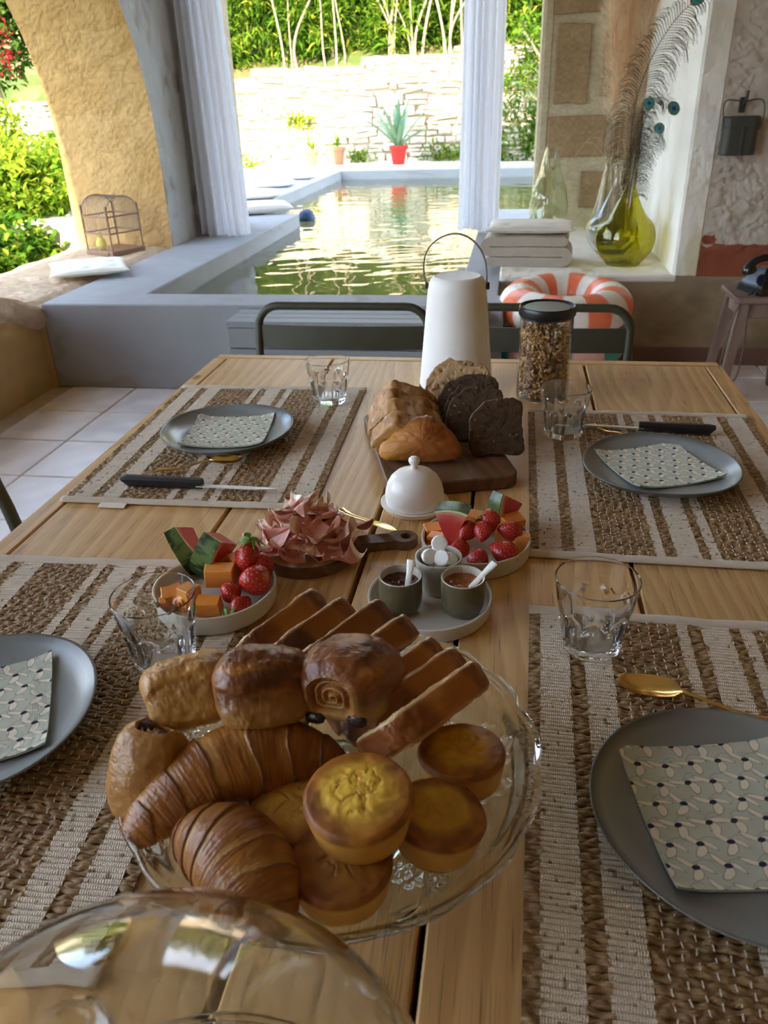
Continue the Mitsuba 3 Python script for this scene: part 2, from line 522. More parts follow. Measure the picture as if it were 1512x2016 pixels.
# ---------------------------------------------------------------- pool
CZ, WZ = .42, .31
cop = [boxab((-2.268, 3.56, .0), (-.03, 3.80, CZ), .006), boxab((-2.268, 3.76, -.7), (-1.82, 6.93, CZ), .006), boxab((-.25, 3.76, -.7), (-.06, 7.05, CZ), .006),
       boxab((-.09, 5.9, -.7), (3.2, 7.05, CZ), .006), boxab((-2.78, 6.90, -.7), (-2.37, 11.5, CZ), .006), boxab((-2.60, 6.36, -.7), (-1.9, 6.93, CZ - .002), .002),
       boxab((-2.78, 11.42, -.7), (4.5, 12.0, CZ), .006)]
st('pool_coping', cat(cop), 'm_concrete', label='grey waxed concrete rim and low wall of the raised pool')


def _basin_fn(p, n, uv):
    a = mikit.fbm(p.x * 1.6, p.y * 1.6, p.z * 2, 3)
    return mikit.mix((.34, .30, .12), (.22, .21, .085), a)


mat('m_basin', mikit.proc(_basin_fn), rough=.8, spec=.2)
bas = cat([boxab((-2.5, 3.7, -.75), (4.6, 11.6, -.5), .002), boxab((4.4, 7, -.7), (4.6, 11.6, CZ), .002)])
st('pool_basin', bas, 'm_basin', label='olive basin of the pool under the water')
# water: one sheet with small waves
def water(x0, x1, y0, y1, d):
    nx_, ny_ = int((x1 - x0) / d) + 2, int((y1 - y0) / d) + 2
    X, Y = np.meshgrid(np.linspace(x0, x1, nx_), np.linspace(y0, y1, ny_), indexing='ij')
    q = np.stack([X.ravel(), Y.ravel(), np.zeros(X.size)], 1)
    h = .009 * (nfbm(q * np.array([4.2, 8.5, 1]) + nfbm(q * 2.1, 2, 9)[:, None] * 1.5, 3, 21) - .5)
    q[:, 2] = WZ + h
    return q, grid_faces(nx_, ny_)


q1, f1 = water(-2.36, 4.4, 3.79, 11.43, .035)
keep = ~(((q1[:, 0] < -1.86) & (q1[:, 1] < 6.86)) | ((q1[:, 0] > -.2) & (q1[:, 1] < 6.98)))
f1 = f1[keep[f1].all(1)]
wm = tm(q1, f1); wm.remove_unreferenced_vertices()
if wm.face_normals[:, 2].sum() < 0: wm.invert()
put('pool_water', wm, 'm_water', smooth=True)
lab('pool_water', 'rippled greenish pool water reflecting the sunlit stone wall', kind='structure')

# ---------------------------------------------------------------- outdoors ground
def ground(x0, x1, y0, y1, fn, n=40, m=40):
    X, Y = np.meshgrid(np.linspace(x0, x1, n), np.linspace(y0, y1, m), indexing='ij')
    q = np.stack([X.ravel(), Y.ravel(), fn(X.ravel(), Y.ravel())], 1)
    g = tm(q, grid_faces(n, m))
    if g.face_normals[:, 2].sum() < 0: g.invert()
    return g


def _gravel_fn(p, n, uv):
    a = mikit.fbm(p.x * 1.3, p.y * 1.3, 0, 4)
    b = mikit.noise(p.x * 40, p.y * 40, 1)
    return mikit.mix((.66, .60, .50), (.50, .45, .36), a) * (.8 + .3 * b)


mat('m_gravel', mikit.proc(_gravel_fn), rough=.95, spec=.1)


def _soil_fn(p, n, uv):
    a = mikit.fbm(p.x * 2, p.y * 2, 0, 4)
    return mikit.mix((.14, .12, .055), (.075, .11, .03), mikit.smoothstep(.35, .6, a)) * (.7 + .5 * mikit.noise(p.x * 30, p.y * 30, 1))


mat('m_soil', mikit.proc(_soil_fn), rough=.95, spec=.1)
st('pool_deck', cat([boxab((-4.2, 6.4, .1), (-2.77, 13.6, CZ - .004), .002), boxab((-2.8, 11.99, .1), (4.5, 13.6, CZ - .004), .002)]), 'm_gravel', label='pale sunlit paving around the pool')
st('garden_ground', ground(-14, -2.9, -4, 13.4, lambda x, y: .05 + .10 * (nfbm(np.stack([x, y, 0 * x], 1) * .8, 3, 4) - .5) - .0 * x), 'm_soil', smooth=True, label='garden soil beyond the left arch')
WALLTOP = lambda x: 1.94 + .067 * x
st('hillside', ground(-16, 9, 13.55, 24, lambda x, y: WALLTOP(x) - .25 + (y - 13.55) * .45 + .3 * (nfbm(np.stack([x, y, 0 * x], 1), 3, 2) - .5)), 'm_soil', smooth=True, label='planted bank above the garden wall')

# dry stone wall: each stone is a part; core behind them
_cx = np.array([-15, -5, 0, 4.5])
core = Polygon([(-15, .0)] + [(x, WALLTOP(x) - .05) for x in (-15, 4.5)][0:1] + [(4.5, WALLTOP(4.5) - .05), (4.5, 0)])
m = extrude(core, .35); m.apply_transform(np.array([[1, 0, 0, 0], [0, 0, -1, 13.72], [0, 1, 0, 0], [0, 0, 0, 1.0]]))
if m.volume < 0: m.invert()
st('wall_garden', m, 'm_lime', label='sunlit dry stone garden wall behind the pool')
variants = []
for s in range(7):
    r = np.random.default_rng(s)
    b = np.array([(sx * (.5 - .09 * r.random()), sy * (.5 - .12 * r.random()), sz * (.5 - .12 * r.random())) for sx in (-1, 1) for sy in (-1, 1) for sz in (-1, 1)])
    ex = np.array([(sx * .5, r.normal() * .1, r.normal() * .12) for sx in (-1, 1)] + [(r.normal() * .2, -.5 - .1 * r.random(), r.normal() * .15), (r.normal() * .15, 0, .5), (r.normal() * .15, 0, -.5)])
    variants.append(mikit.ply(hull(np.vstack([b, ex])), 'm_wall_stone', smooth=False))
cells = []
z = .40; row = 0
rs = np.random.default_rng(5)
while z < 2.15:
    h = .055 + .10 * rs.random()
    x = -9.2 + .2 * rs.random()
    while x < 1.6:
        w = .10 + .36 * rs.random() ** 1.4
        xc, zc = x + w / 2, z + h / 2
        if zc < WALLTOP(xc):
            if h > .11 and rs.random() < .4:
                cells += [(xc, zc - h * .27, w, h * .44), (xc + .02, zc + h * .25, w * .96, h * .46)]
            else:
                cells.append((xc, zc + .012 * rs.normal(), w, h * (.9 + .2 * rs.random())))
        x += w + .006
    z += h + .003
vis = [c for c in cells if -4.5 < c[0] + c[2] / 2 and c[0] - c[2] / 2 < .55]
rest = [c for c in cells if c not in vis]
order = sorted(vis, key=lambda c: -c[2] * c[3])
parts, more = order[:290], order[290:] + rest


def stone_M(c):
    xc, zc, w, h = c
    return mv(xc, 13.415 - .03 * rs.random(), zc) @ rotm([0, 1, 0], rs.normal() * 3.5) @ sc(w * 1.0, .22 + .10 * rs.random(), h * 1.02)


for i, c in enumerate(parts):
    scene['wall_garden__stone' + (f'_{i:03d}' if i else '')] = {**variants[i % 7], 'to_world': T4(stone_M(c).tolist())}
vm = []
for s in range(5):
    r = np.random.default_rng(40 + s)
    vm.append(hull(r.uniform(-.5, .5, (14, 3)) * np.array([1, 1, 1]) + 0))
mm = [xf(rbox(1, 1, 1, .16), stone_M(c)) for c in more]
put('wall_garden__small_stones', cat(mm), 'm_wall_stone', smooth=False)
lab('wall_garden__small_stones', kind='stuff')
# ================================================================ dining table
TZ = .75
TH = .032
PX = [(-.6525, -.6225), (-.6200, -.3785), (-.3735, -.1685), (-.1615, -.0425), (-.0375, .1555), (.1605, .3985), (.4010, .4340)]
Y0, Y1, YE = -.22, 1.6400, 1.6738
k = 0
for a, b in PX:
    put('dining_table__plank' + (f'_{k:03d}' if k else ''), boxab((a, Y0, TZ - TH), (b, Y1 - .0006, TZ), .0018), 'm_oak', smooth=False); k += 1
put('dining_table__end_board', boxab((-.6525, Y1, TZ - TH), (.434, YE, TZ), .006), 'm_oak', smooth=False)
put('dining_table__support_board', boxab((-.60, Y0 + .02, TZ - TH - .02), (.38, Y1 - .02, TZ - TH - .0015), .001), 'm_black', smooth=False)
for i, (x, y) in enumerate(((-.58, -.1), (.36, -.1), (-.58, 1.55), (.36, 1.55))):
    put('dining_table__leg' + (f'_{i:03d}' if i else ''), boxab((x - .035, y - .035, 0.004), (x + .035, y + .035, TZ - TH - .02), .004), 'm_oak', smooth=False)
put('dining_table__apron', cat([boxab((-.54, 1.54, .62), (.32, 1.56, TZ - TH - .021), .002), boxab((-.54, -.11, .62), (.32, -.09, TZ - TH - .021), .002),
                                boxab((-.59, -.06, .62), (-.57, 1.51, TZ - TH - .021), .002), boxab((.35, -.06, .62), (.37, 1.51, TZ - TH - .021), .002)]), 'm_oak', smooth=False)
lab('dining_table', 'long oak dining table laid for breakfast with dark gaps between its planks', 'table')
# ================================================================ placemats
MW, ML = .368, .512
BANDS = [(.010, .039), (.053, .080), (.149, .161), (.174, .203), (.213, .226), (.290, .316), (.330, .358)]
NR = 102
rg = np.random.default_rng(3)


def rowmesh(x0, x1, dx, rush, seed):
    """Weft rows between x0 and x1: half-round cords side by side, the rush twisted and lumpy, the cotton even."""
    g = np.random.default_rng(seed)
    n = max(3, int((x1 - x0) / dx) + 1)
    xs = np.linspace(x0, x1, n)
    ang = np.linspace(PI * 1.02, -PI * .02, 7)
    Vs, Fs, Us = [], [], []
    pitch = (ML - .024) / NR
    fc = grid_faces(n, len(ang))
    for r in range(NR):
        yc = -ML / 2 + .012 + pitch * (r + .5)
        if rush:
            ph = g.random() * 6.28
            lump = np.sin(2 * PI * xs / .0125 + ph + 2.5 * nnoise(np.stack([xs * 60, 0 * xs + r * 3.7, 0 * xs], 1), seed)) 
            rad = pitch * (.54 + .12 * lump)
            hz = .0021 * (1.0 + .40 * lump + .5 * (nnoise(np.stack([xs * 160, 0 * xs + r, 0 * xs], 1), seed + 1) - .5))
            off = .0011 * np.sin(2 * PI * xs / .025 + ph * 1.7) + .0006 * g.normal()
            tw = .5 * np.sin(2 * PI * xs / .0125 + ph)
        else:
            w = nnoise(np.stack([xs * 90, 0 * xs + r * 1.9, 0 * xs], 1), seed)
            rad = pitch * (.49 + .07 * w)
            hz = .0021 * (.95 + .5 * w)
            off = .0010 * (nnoise(np.stack([xs * 50, 0 * xs + r * .8, 0 * xs + 5], 1), seed) - .5)
            tw = 0 * xs
        a = ang[None, :] + tw[:, None] * .5 * np.sin(ang)[None, :]
        V = np.stack([np.repeat(xs[:, None], len(ang), 1), yc + off[:, None] + rad[:, None] * np.cos(a), .0019 + hz[:, None] * np.sin(a)], -1)
        Vs.append(V.reshape(-1, 3)); Fs.append(fc + len(Fs) * n * len(ang))
    V = np.vstack(Vs); m = tm(V, np.vstack(Fs))
    if m.face_normals[:, 2].sum() < 0: m.invert()
    return m


def _cotton_fn(p, n, uv):
    a = mikit.noise(uv.x * 260, uv.y * 200, 2)
    rib = dr.abs(dr.sin(uv.x * (PI / .00185) + 3 * mikit.noise(uv.x * 60, uv.y * 205, 1)))
    fl = mikit.smoothstep(.80, .93, mikit.noise(uv.x * 240, uv.y * 210, 8))
    c = mikit.mix((.74, .64, .52), (.57, .46, .355), a * .5) * (.58 + .46 * mikit.smoothstep(.05, .6, rib))
    return mikit.mix(c, (.20, .12, .06), fl * .8)


def _cotton_bump(p, n, uv):
    return dr.abs(dr.sin(uv.x * (PI / .00185) + 3 * mikit.noise(uv.x * 60, uv.y * 205, 1)))


mat('m_cotton', mikit.proc(_cotton_fn), rough=.95, spec=.1, bump=mikit.proc(_cotton_bump, 2e-4), bscale=.0006)


def _rush_fn(p, n, uv):
    a = mikit.noise(uv.x * 70, uv.y * 205, 2)
    s = mikit.noise(uv.x * 160, uv.y * 2400 + 14 * mikit.noise(uv.x * 80, uv.y * 200, 5), 4)
    c = mikit.mix((.33, .205, .095), (.16, .085, .034), a * .75)
    c = mikit.mix(c, (.47, .33, .175), mikit.smoothstep(.6, .9, s) * .7)
    return c * (.72 + .4 * s)


mat('m_rush', mikit.proc(_rush_fn), rough=.6, spec=.35)


def put_uv(key, m, b):
    put(key, m, b, smooth=True, uv=np.asarray(m.vertices)[:, :2].copy())


edges = [0.0] + [v for b in BANDS for v in b] + [MW]
rush = cat([rowmesh(edges[i] - MW / 2 - .0012, edges[i + 1] - MW / 2 + .0012, .0021, True, 50 + i) for i in range(0, len(edges), 2)])
put_uv('placemat__rush', rush, 'm_rush')
for i, (a, b) in enumerate(BANDS):
    put_uv('placemat__cotton_band' + (f'_{i:03d}' if i else ''), rowmesh(a - MW / 2, b - MW / 2, .0032, False, 80 + i), 'm_cotton')
# white warp stitches in the wide rush fields
sm = []
for x0, x1 in ((.086, .146), (.229, .287)):
    for c in range(6):
        for r in range(NR):
            if (r + c) % 2: continue
            x = x0 + (c + .5) / 6 * (x1 - x0) - MW / 2 + rg.normal() * .0005
            y = -ML / 2 + .012 + (ML - .024) / NR * (r + .5) + rg.normal() * .0005
            sm.append(xf(rbox(.0011, .0052, .0009, .0003), mv(x, y, .00395) @ rotm([0, 0, 1], rg.normal() * 9)))
put('placemat__warp_stitches', cat(sm), 'm_matte', color=(.62, .54, .45), smooth=False)
HC = (.60, .52, .42)
for i, s in enumerate((1, -1)):
    n = 60
    xs = np.linspace(-MW / 2 - .002, MW / 2 + .002, n)
    ang = np.linspace(0, 2 * PI, 12, endpoint=False)
    wob = nfbm(np.stack([xs * 30, 0 * xs + 9 * s, 0 * xs], 1), 3, 2) - .5
    V = np.stack([np.repeat(xs[:, None], 12, 1), s * (ML / 2 - .006) + (.0078 + .002 * wob[:, None]) * np.cos(ang) + .003 * wob[:, None], .0038 + (.0034 + .002 * wob[:, None]) * np.sin(ang)], -1).reshape(-1, 3)
    f = grid_faces(n, 12, wrap_m=True)
    h = tm(np.vstack([V, V[:12].mean(0), V[-12:].mean(0)]), np.vstack([f, [[j, (j + 1) % 12, n * 12] for j in range(12)], [[(n - 1) * 12 + (j + 1) % 12, (n - 1) * 12 + j, n * 12 + 1] for j in range(12)]]))
    if h.volume < 0: h.invert()
    put('placemat__hem' + (f'_{i:03d}' if i else ''), h, 'm_fabric', color=lambda v, n_: mixc(HC, (.48, .40, .31), nfbm(v * 40, 3)), smooth=True)
MATS = [(-.4485, 1.184, 1.6), (.224, 1.093, -.3), (-.4425, .520, 2.6), (.2155, .468, -1.3)]
_src = [k for k in scene if k.startswith('placemat__')]
_pd = {k: scene.pop(k) for k in _src}
labels['placemat__rush'] = {'kind': 'stuff'}; labels['placemat__warp_stitches'] = {'kind': 'stuff'}
for i, ((x, y, r), txt) in enumerate(zip(MATS, ('striped woven placemat at the far left, with a fabric tag on its hem', 'striped woven placemat at the far right, under the tumbler near the granola jar', 'striped woven placemat at the near left, partly under the glass dome', 'striped woven placemat at the near right, beside the cake stand'))):
    key = 'placemat' + (f'_{i:03d}' if i else '')
    t = T4((mv(x, y, TZ) @ rotm([0, 0, 1], r)).tolist())
    for k in _src:
        scene[key + k[8:]] = {**_pd[k], 'to_world': t}
    if i: labels[key + '__rush'] = {'kind': 'stuff'}; labels[key + '__warp_stitches'] = {'kind': 'stuff'}
    lab(key, txt, 'placemat', 'woven placemats')
put('placemat__tag', xf(rbox(.040, .012, .0012, .0004), mv(-.545, .918, TZ + .003) @ rotm([1, 0, 0], 8)), 'm_fabric', color=(.68, .62, .52), smooth=False)

# ================================================================ plates
def plate_mesh(R, wob, seed):
    prof = [(0, .0015), (.055, .0015), (.058, 0), (.066, 0), (.069, .0016), (.085, .0065), (.097, .0120), (.1055, .0178), (.1092, .0212), (.1100, .0226), (.1090, .0234), (.1065, .0226), (.100, .0176), (.092, .0130), (.082, .0098), (.070, .0082), (.04, .0076), (.015, .0075), (0, .0075)]
    m = lathe(np.array(prof) * np.array([R / .11, 1]), 96)
    v = m.vertices; a = np.arctan2(v[:, 1], v[:, 0]); r = np.hypot(v[:, 0], v[:, 1])
    g = np.random.default_rng(seed)
    k = 1 + wob * (np.cos(3 * a + g.random() * 6) * .6 + np.cos(4 * a + g.random() * 6) * .5) * (r / R) ** 3
    v[:, 0] *= k; v[:, 1] *= k
    v[:, 2] += .0012 * np.cos(2 * a + g.random() * 6) * (r / R) ** 2
    m.vertices = v
    return m


def plate_col(v, n):
    r = np.hypot(v[:, 0], v[:, 1])
    q = np.stack([r * 60, v[:, 0] * 8, v[:, 1] * 8], 1)
    c = mixc((.245, .262, .255), (.185, .198, .194), nfbm(q, 3, 3))
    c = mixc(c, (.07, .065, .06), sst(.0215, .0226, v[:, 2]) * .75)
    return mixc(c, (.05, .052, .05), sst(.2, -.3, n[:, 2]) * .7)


PL = [(-.456, 1.165, 10), (.224, 1.078, 80), (-.462, .478, 200), (.187, .445, 150)]
pm = plate_mesh(.110, .012, 4)
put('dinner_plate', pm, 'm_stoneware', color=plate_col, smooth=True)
_pl = scene.pop('dinner_plate')
for i, ((x, y, r), txt) in enumerate(zip(PL, ('grey stoneware plate holding the napkin at the far left, in front of the gold spoon', 'grey stoneware plate at the far right, next to the black handled knife', 'grey stoneware plate cut by the left picture edge, beside the tumbler', 'large grey stoneware plate at the near right, below the gold spoon'))):
    key = 'dinner_plate' + (f'_{i:03d}' if i else '')
    scene[key] = {**_pl, 'to_world': T4((mv(x, y, TZ + .0064) @ rotm([0, 0, 1], r)).tolist())}
    lab(key, txt, 'plate', 'grey dinner plates')


# ---------------------------------------------------------------- paper napkins, the print is flat
def _napkin_fn(p, n, uv):
    S = 1 / .0222
    X, Y = uv.x * S, uv.y * S * 1.155
    c = mikit.mix((.46, .48, .385), (.53, .545, .455), mikit.noise(uv.x * 90, uv.y * 90, 2))
    leaf, line, dot = mi.Float(0), mi.Float(0), mi.Float(0)
    row0 = dr.floor(Y)
    for dj in (-1, 0, 1):
        row = row0 + dj
        sh = .5 * (row - 2 * dr.floor(row / 2))
        col0 = dr.floor(X - sh)
        for di in (-1, 0, 1):
            col = col0 + di
            cx = col + sh + .5 + .16 * (mikit.cell_rand(col, row, 1) - .5)
            cy = row + .5 + .16 * (mikit.cell_rand(col, row, 2) - .5)
            a = .9 * (mikit.cell_rand(col, row, 3) - .5)
            ca, sa = dr.cos(a), dr.sin(a)
            dx = (X - cx) * ca + (Y - cy) * sa; dy = ((Y - cy) * ca - (X - cx) * sa)
            # berry
            e = dr.sqrt(dr.square((dx * .92 + dy * .3) / .135) + dr.square((dy * .92 - dx * .3) / .105))
            dot = dr.maximum(dot, mikit.smoothstep(1.08, .92, e))
            # leaf hanging down, hooked to the left
            bx = dx - .06 + .55 * dr.square(dy + .12); by = dy + .33
            e1 = dr.sqrt(dr.square(bx / .15) + dr.square(by / .27))
            # leaf to the upper left, curved
            tx, ty = dx + .26, dy - .13 - .45 * dr.square(dx + .1)
            tx, ty = tx * .86 - ty * .5, ty * .86 + tx * .5
            e2 = dr.sqrt(dr.square(tx / .33) + dr.square(ty / .095))
            # small leaf to the right
            rx, ry = dx - .30, dy - .02 + .5 * dr.square(dx - .15)
            rx, ry = rx * .9 - ry * .42, ry * .9 + rx * .42
            e3 = dr.sqrt(dr.square(rx / .26) + dr.square(ry / .08))
            em = dr.minimum(dr.minimum(e1, e2), e3)
            leaf = dr.maximum(leaf, mikit.smoothstep(1.05, .95, em))
            line = dr.maximum(line, mikit.smoothstep(1.30, 1.20, em) * mikit.smoothstep(.98, 1.06, em) * .55)
            st_ = dr.abs(dy - .22 - .16 * dr.sin(dx * 5)) 
            line = dr.maximum(line, mikit.smoothstep(.035, .015, st_) * mikit.smoothstep(.6, .5, dr.abs(dx)) * .4)
    c = mikit.mix(c, (.20, .20, .155), line)
    c = mikit.mix(c, (.76, .69, .56), leaf)
    return mikit.mix(c, (.035, .035, .07), dot)


def _napkin_bump(p, n, uv):
    d = dr.maximum(dr.abs(uv.x), dr.abs(uv.y))
    u, v = uv.x / .0022, uv.y / .0022
    emb = mikit.smoothstep(.62, .4, dr.sqrt(dr.square(u - dr.floor(u) - .5) + dr.square(v - dr.floor(v) - .5)) * 1.4)
    w = dr.sin((uv.x + uv.y) * 380) * dr.sin((uv.x - uv.y) * 380)
    return emb * mikit.smoothstep(.046, .049, d) * dr.select(w > 0, mi.Float(1), mi.Float(.2)) + .3 * mikit.noise(uv.x * 700, uv.y * 700, 1)


mat('m_napkin', mikit.proc(_napkin_fn), rough=.95, spec=.1, bump=mikit.proc(_napkin_bump, 2e-4), bscale=.0005)
mat('m_napkin_edge', (.40, .43, .36), rough=.95, spec=.1)
NS = .134


def napkin_mesh(seed, top=True):
    n = 30
    u = np.linspace(-NS / 2, NS / 2, n)
    X, Y = np.meshgrid(u, u, indexing='ij')
    r = np.hypot(X, Y)
    z = .0030 + np.interp(r, [.066, .080, .090, .100], [0, .0022, .0058, .0115]) + .0009 * nfbm(np.stack([X * 25, Y * 25, X * 0 + seed], -1), 2, seed)
    top_ = np.stack([X, Y, z], -1).reshape(-1, 3)
    bot = top_ - [0, 0, .0024]
    f = grid_faces(n, n)
    idx = np.arange(n * n).reshape(n, n)
    ring = np.concatenate([idx[:-1, 0], idx[-1, :-1], idx[:0:-1, -1], idx[0, :0:-1]])
    k = len(ring)
    side_v = np.vstack([top_[ring], bot[ring]])
    # folded paper layers: the edge is slightly stepped
    i = np.arange(k); j = (i + 1) % k
    side_f = np.vstack([np.stack([i, i + k, j], 1), np.stack([j, i + k, j + k], 1)])
    t = tm(top_, f); b = tm(bot, f[:, ::-1]); s = tm(side_v, side_f)
    if t.face_normals[:, 2].sum() < 0: t.invert(); b.invert()
    return t, cat([b, s])


NK = [(-.456, 1.170, 6.5), (.223, 1.091, 22), (-.464, .477, 27), (.182, .453, 11)]
nt, nb = napkin_mesh(2)
put_uv('paper_napkin__printed_sheet', nt, 'm_napkin')
put('paper_napkin__folded_layers', nb, 'm_napkin_edge', smooth=False)
_np = {k: scene.pop(k) for k in [k for k in scene if k.startswith('paper_napkin__')]}
for i, ((x, y, r), txt) in enumerate(zip(NK, ('folded sage green paper napkin with leaf print on the far left plate', 'folded sage green paper napkin set askew on the far right plate', 'sage green paper napkin on the plate cut by the left picture edge', 'folded sage green paper napkin with cream leaves and dark berries on the near right plate'))):
    key = 'paper_napkin' + (f'_{i:03d}' if i else '')
    for k in _np: scene[key + k[12:]] = {**_np[k], 'to_world': T4((mv(x, y, TZ + .0064 + .0082) @ rotm([0, 0, 1], r)).tolist())}
    lab(key, txt, 'napkin', 'printed paper napkins')


# ================================================================ tumblers
def tumbler_mesh():
    H = .081
    n = 108
    zo = np.concatenate([[0, .0006, .002, .004], np.linspace(.006, .052, 24), [.056, .060, .066, .072, .077, .0797]])
    a = np.arange(n) * 2 * PI / n
    A, Z = np.meshgrid(a, zo, indexing='ij')
    R = .0300 + (.0410 - .0300) * (Z / H) ** .95
    k = 9
    w = (A % (2 * PI / k)) - PI / k                       # angle from the middle of the facet
    topz = .050 - .010 * (w / (PI / k)) ** 2               # facets end in arches
    inside = sst(.003, -.003, Z - topz)
    flat = np.cos(PI / k) / np.cos(w) * 1.004
    R = R * (1 - inside * (1 - flat)) - inside * .0002
    R = R - .0010 * sst(.003, 0, Z)
    out = np.stack([R * np.cos(A), R * np.sin(A), Z], -1)
    ri = [(.0402, .0806), (.0394, .0797), (.0390, .076), (.0378, .068), (.0355, .054), (.0332, .040), (.0308, .026), (.0292, .0165), (.0276, .0118), (.0240, .0092), (.016, .0084), (.006, .0082)]
    inn = np.stack([np.stack([r * np.cos(a), r * np.sin(a), 0 * a + z], -1) for r, z in ri], 1)
    V = np.concatenate([out, inn], 1)
    m_ = V.shape[1]
    f = grid_faces(n, m_, wrap_n=True)
    base = len(V.reshape(-1, 3))
    i = np.arange(n); j = (i + 1) % n
    f = np.vstack([f, np.stack([i * m_, base + 0 * i, j * m_], 1)[:, [0, 2, 1]][:, ::-1], np.stack([i * m_ + m_ - 1, j * m_ + m_ - 1, base + 1 + 0 * i], 1)])
    mm_ = tm(np.vstack([V.reshape(-1, 3), [0, 0, .0012], [0, 0, .0081]]), f)
    trimesh.repair.fix_normals(mm_)
    if mm_.volume < 0: mm_.invert()
    return mm_


put('tumbler', tumbler_mesh(), 'm_glass', smooth=24)
_tb = scene.pop('tumbler')
for i, (x, y, z, r, txt) in enumerate(((-.325, 1.362, .0058, 8, 'faceted glass tumbler on the far left placemat, near the bread'), (.095, 1.232, .0058, 22, 'faceted glass tumbler standing in front of the granola jar'), (-.328, .590, .0058, 15, 'faceted glass tumbler in front of the left fruit plate'), (.096, .664, .0058, 5, 'faceted glass tumbler on the near right placemat, above the gold spoon'))):
    key = 'tumbler' + (f'_{i:03d}' if i else '')
    scene[key] = {**_tb, 'to_world': T4((mv(x, y, TZ + z) @ rotm([0, 0, 1], r)).tolist())}
    lab(key, txt, 'glass', 'faceted tumblers')


# ================================================================ cutlery
def ribbon_solid(pts, w, t):
    """A bar along pts (n x 3) with half-width w and thickness t, both per point; rounded section."""
    pts = np.asarray(pts, float)
    T_, A, B = frames(pts)
    side = np.cross(T_, [0, 0, 1.0]); side /= np.linalg.norm(side, axis=1, keepdims=True)
    up = np.cross(side, T_)
    ang = np.arange(10) * 2 * PI / 10
    cx = np.sign(np.cos(ang)) * np.abs(np.cos(ang)) ** .8; sx = np.sign(np.sin(ang)) * np.abs(np.sin(ang)) ** .8
    V = pts[:, None] + np.asarray(w)[:, None, None] * cx[None, :, None] * side[:, None] + np.asarray(t)[:, None, None] / 2 * sx[None, :, None] * up[:, None]
    n = len(pts)
    f = grid_faces(n, 10, wrap_m=True)
    m = tm(np.vstack([V.reshape(-1, 3), pts[0], pts[-1]]), np.vstack([f, [[(j + 1) % 10, j, n * 10] for j in range(10)], [[(n - 1) * 10 + j, (n - 1) * 10 + (j + 1) % 10, n * 10 + 1] for j in range(10)]]))
    if m.volume < 0: m.invert()
    return m


def spoon(key, a, b, label, L=None, tilt=0.0, z=.006):
    """Teaspoon from handle end a to bowl tip b."""
    a, b = np.array(a), np.array(b)
    L = np.linalg.norm(b - a)
    t = np.linspace(0, 1, 46)
    bowl = .34
    w = np.where(t < .66, .0021 + .0033 * sst(.45, 0, t), 0) 
    s = np.clip((t - .64) / .36, 0, 1)
    w = np.where(t > .60, np.maximum(.0021 * (1 - sst(.97, 1, t) * .9), .0158 * np.clip(1 - (2 * s - 1) ** 2, 0, 1) ** .42 * (1.06 - .16 * s)), w)
    z_ = z + .007 * sst(.25, .6, t) * sst(1.0, .66, t) + .0015 * sst(.3, 0, t)
    rows = []
    nv = 9
    u = np.linspace(-1, 1, nv)
    depth = .0062 * np.clip(np.sin(np.clip(s * 1.02, 0, 1) * PI), 0, 1) ** .6
    V = np.zeros((len(t), nv, 3))
    V[:, :, 0] = (t * L)[:, None]; V[:, :, 1] = w[:, None] * u[None]
    arch_ = np.where(t < .62, -.0010, 0)[:, None] * (u[None] ** 2) + depth[:, None] * (u[None] ** 2 - 1)
    V[:, :, 2] = z_[:, None] + arch_ + .004 * s[:, None] ** 2
    up = V.reshape(-1, 3); dn = up - [0, 0, .0013]
    f = grid_faces(len(t), nv); N = len(up)
    idx = np.arange(N).reshape(len(t), nv)
    ring = np.concatenate([idx[:-1, 0], idx[-1, :-1], idx[:0:-1, -1], idx[0, :0:-1]]); k = len(ring)
    i = np.arange(k); j = (i + 1) % k
    F = np.vstack([f, f[:, ::-1] + N, np.stack([ring[i], ring[i] + N, ring[j]], 1), np.stack([ring[j], ring[i] + N, ring[j] + N], 1)])
    m = tm(np.vstack([up, dn]), F); trimesh.repair.fix_normals(m)
    ang = math.degrees(math.atan2(b[1] - a[1], b[0] - a[0]))
    put(key, xf(m, mv(a[0], a[1], TZ + .0058) @ rotm([0, 0, 1], ang) @ rotm([0, 1, 0], tilt)), 'm_gold', smooth=50)
    lab(key, label, 'spoon', 'gold teaspoons')


spoon('teaspoon', (-.521, 1.021), (-.394, 1.055), 'gold teaspoon lying above the black handled knife on the far left placemat', tilt=-3)
spoon('teaspoon_001', (.146, 1.268), (.212, 1.181), 'gold teaspoon whose handle shows between the tumbler and the far right plate', z=.0045)
spoon('teaspoon_002', (.262, .558), (.116, .603), 'gold teaspoon above the near right plate')


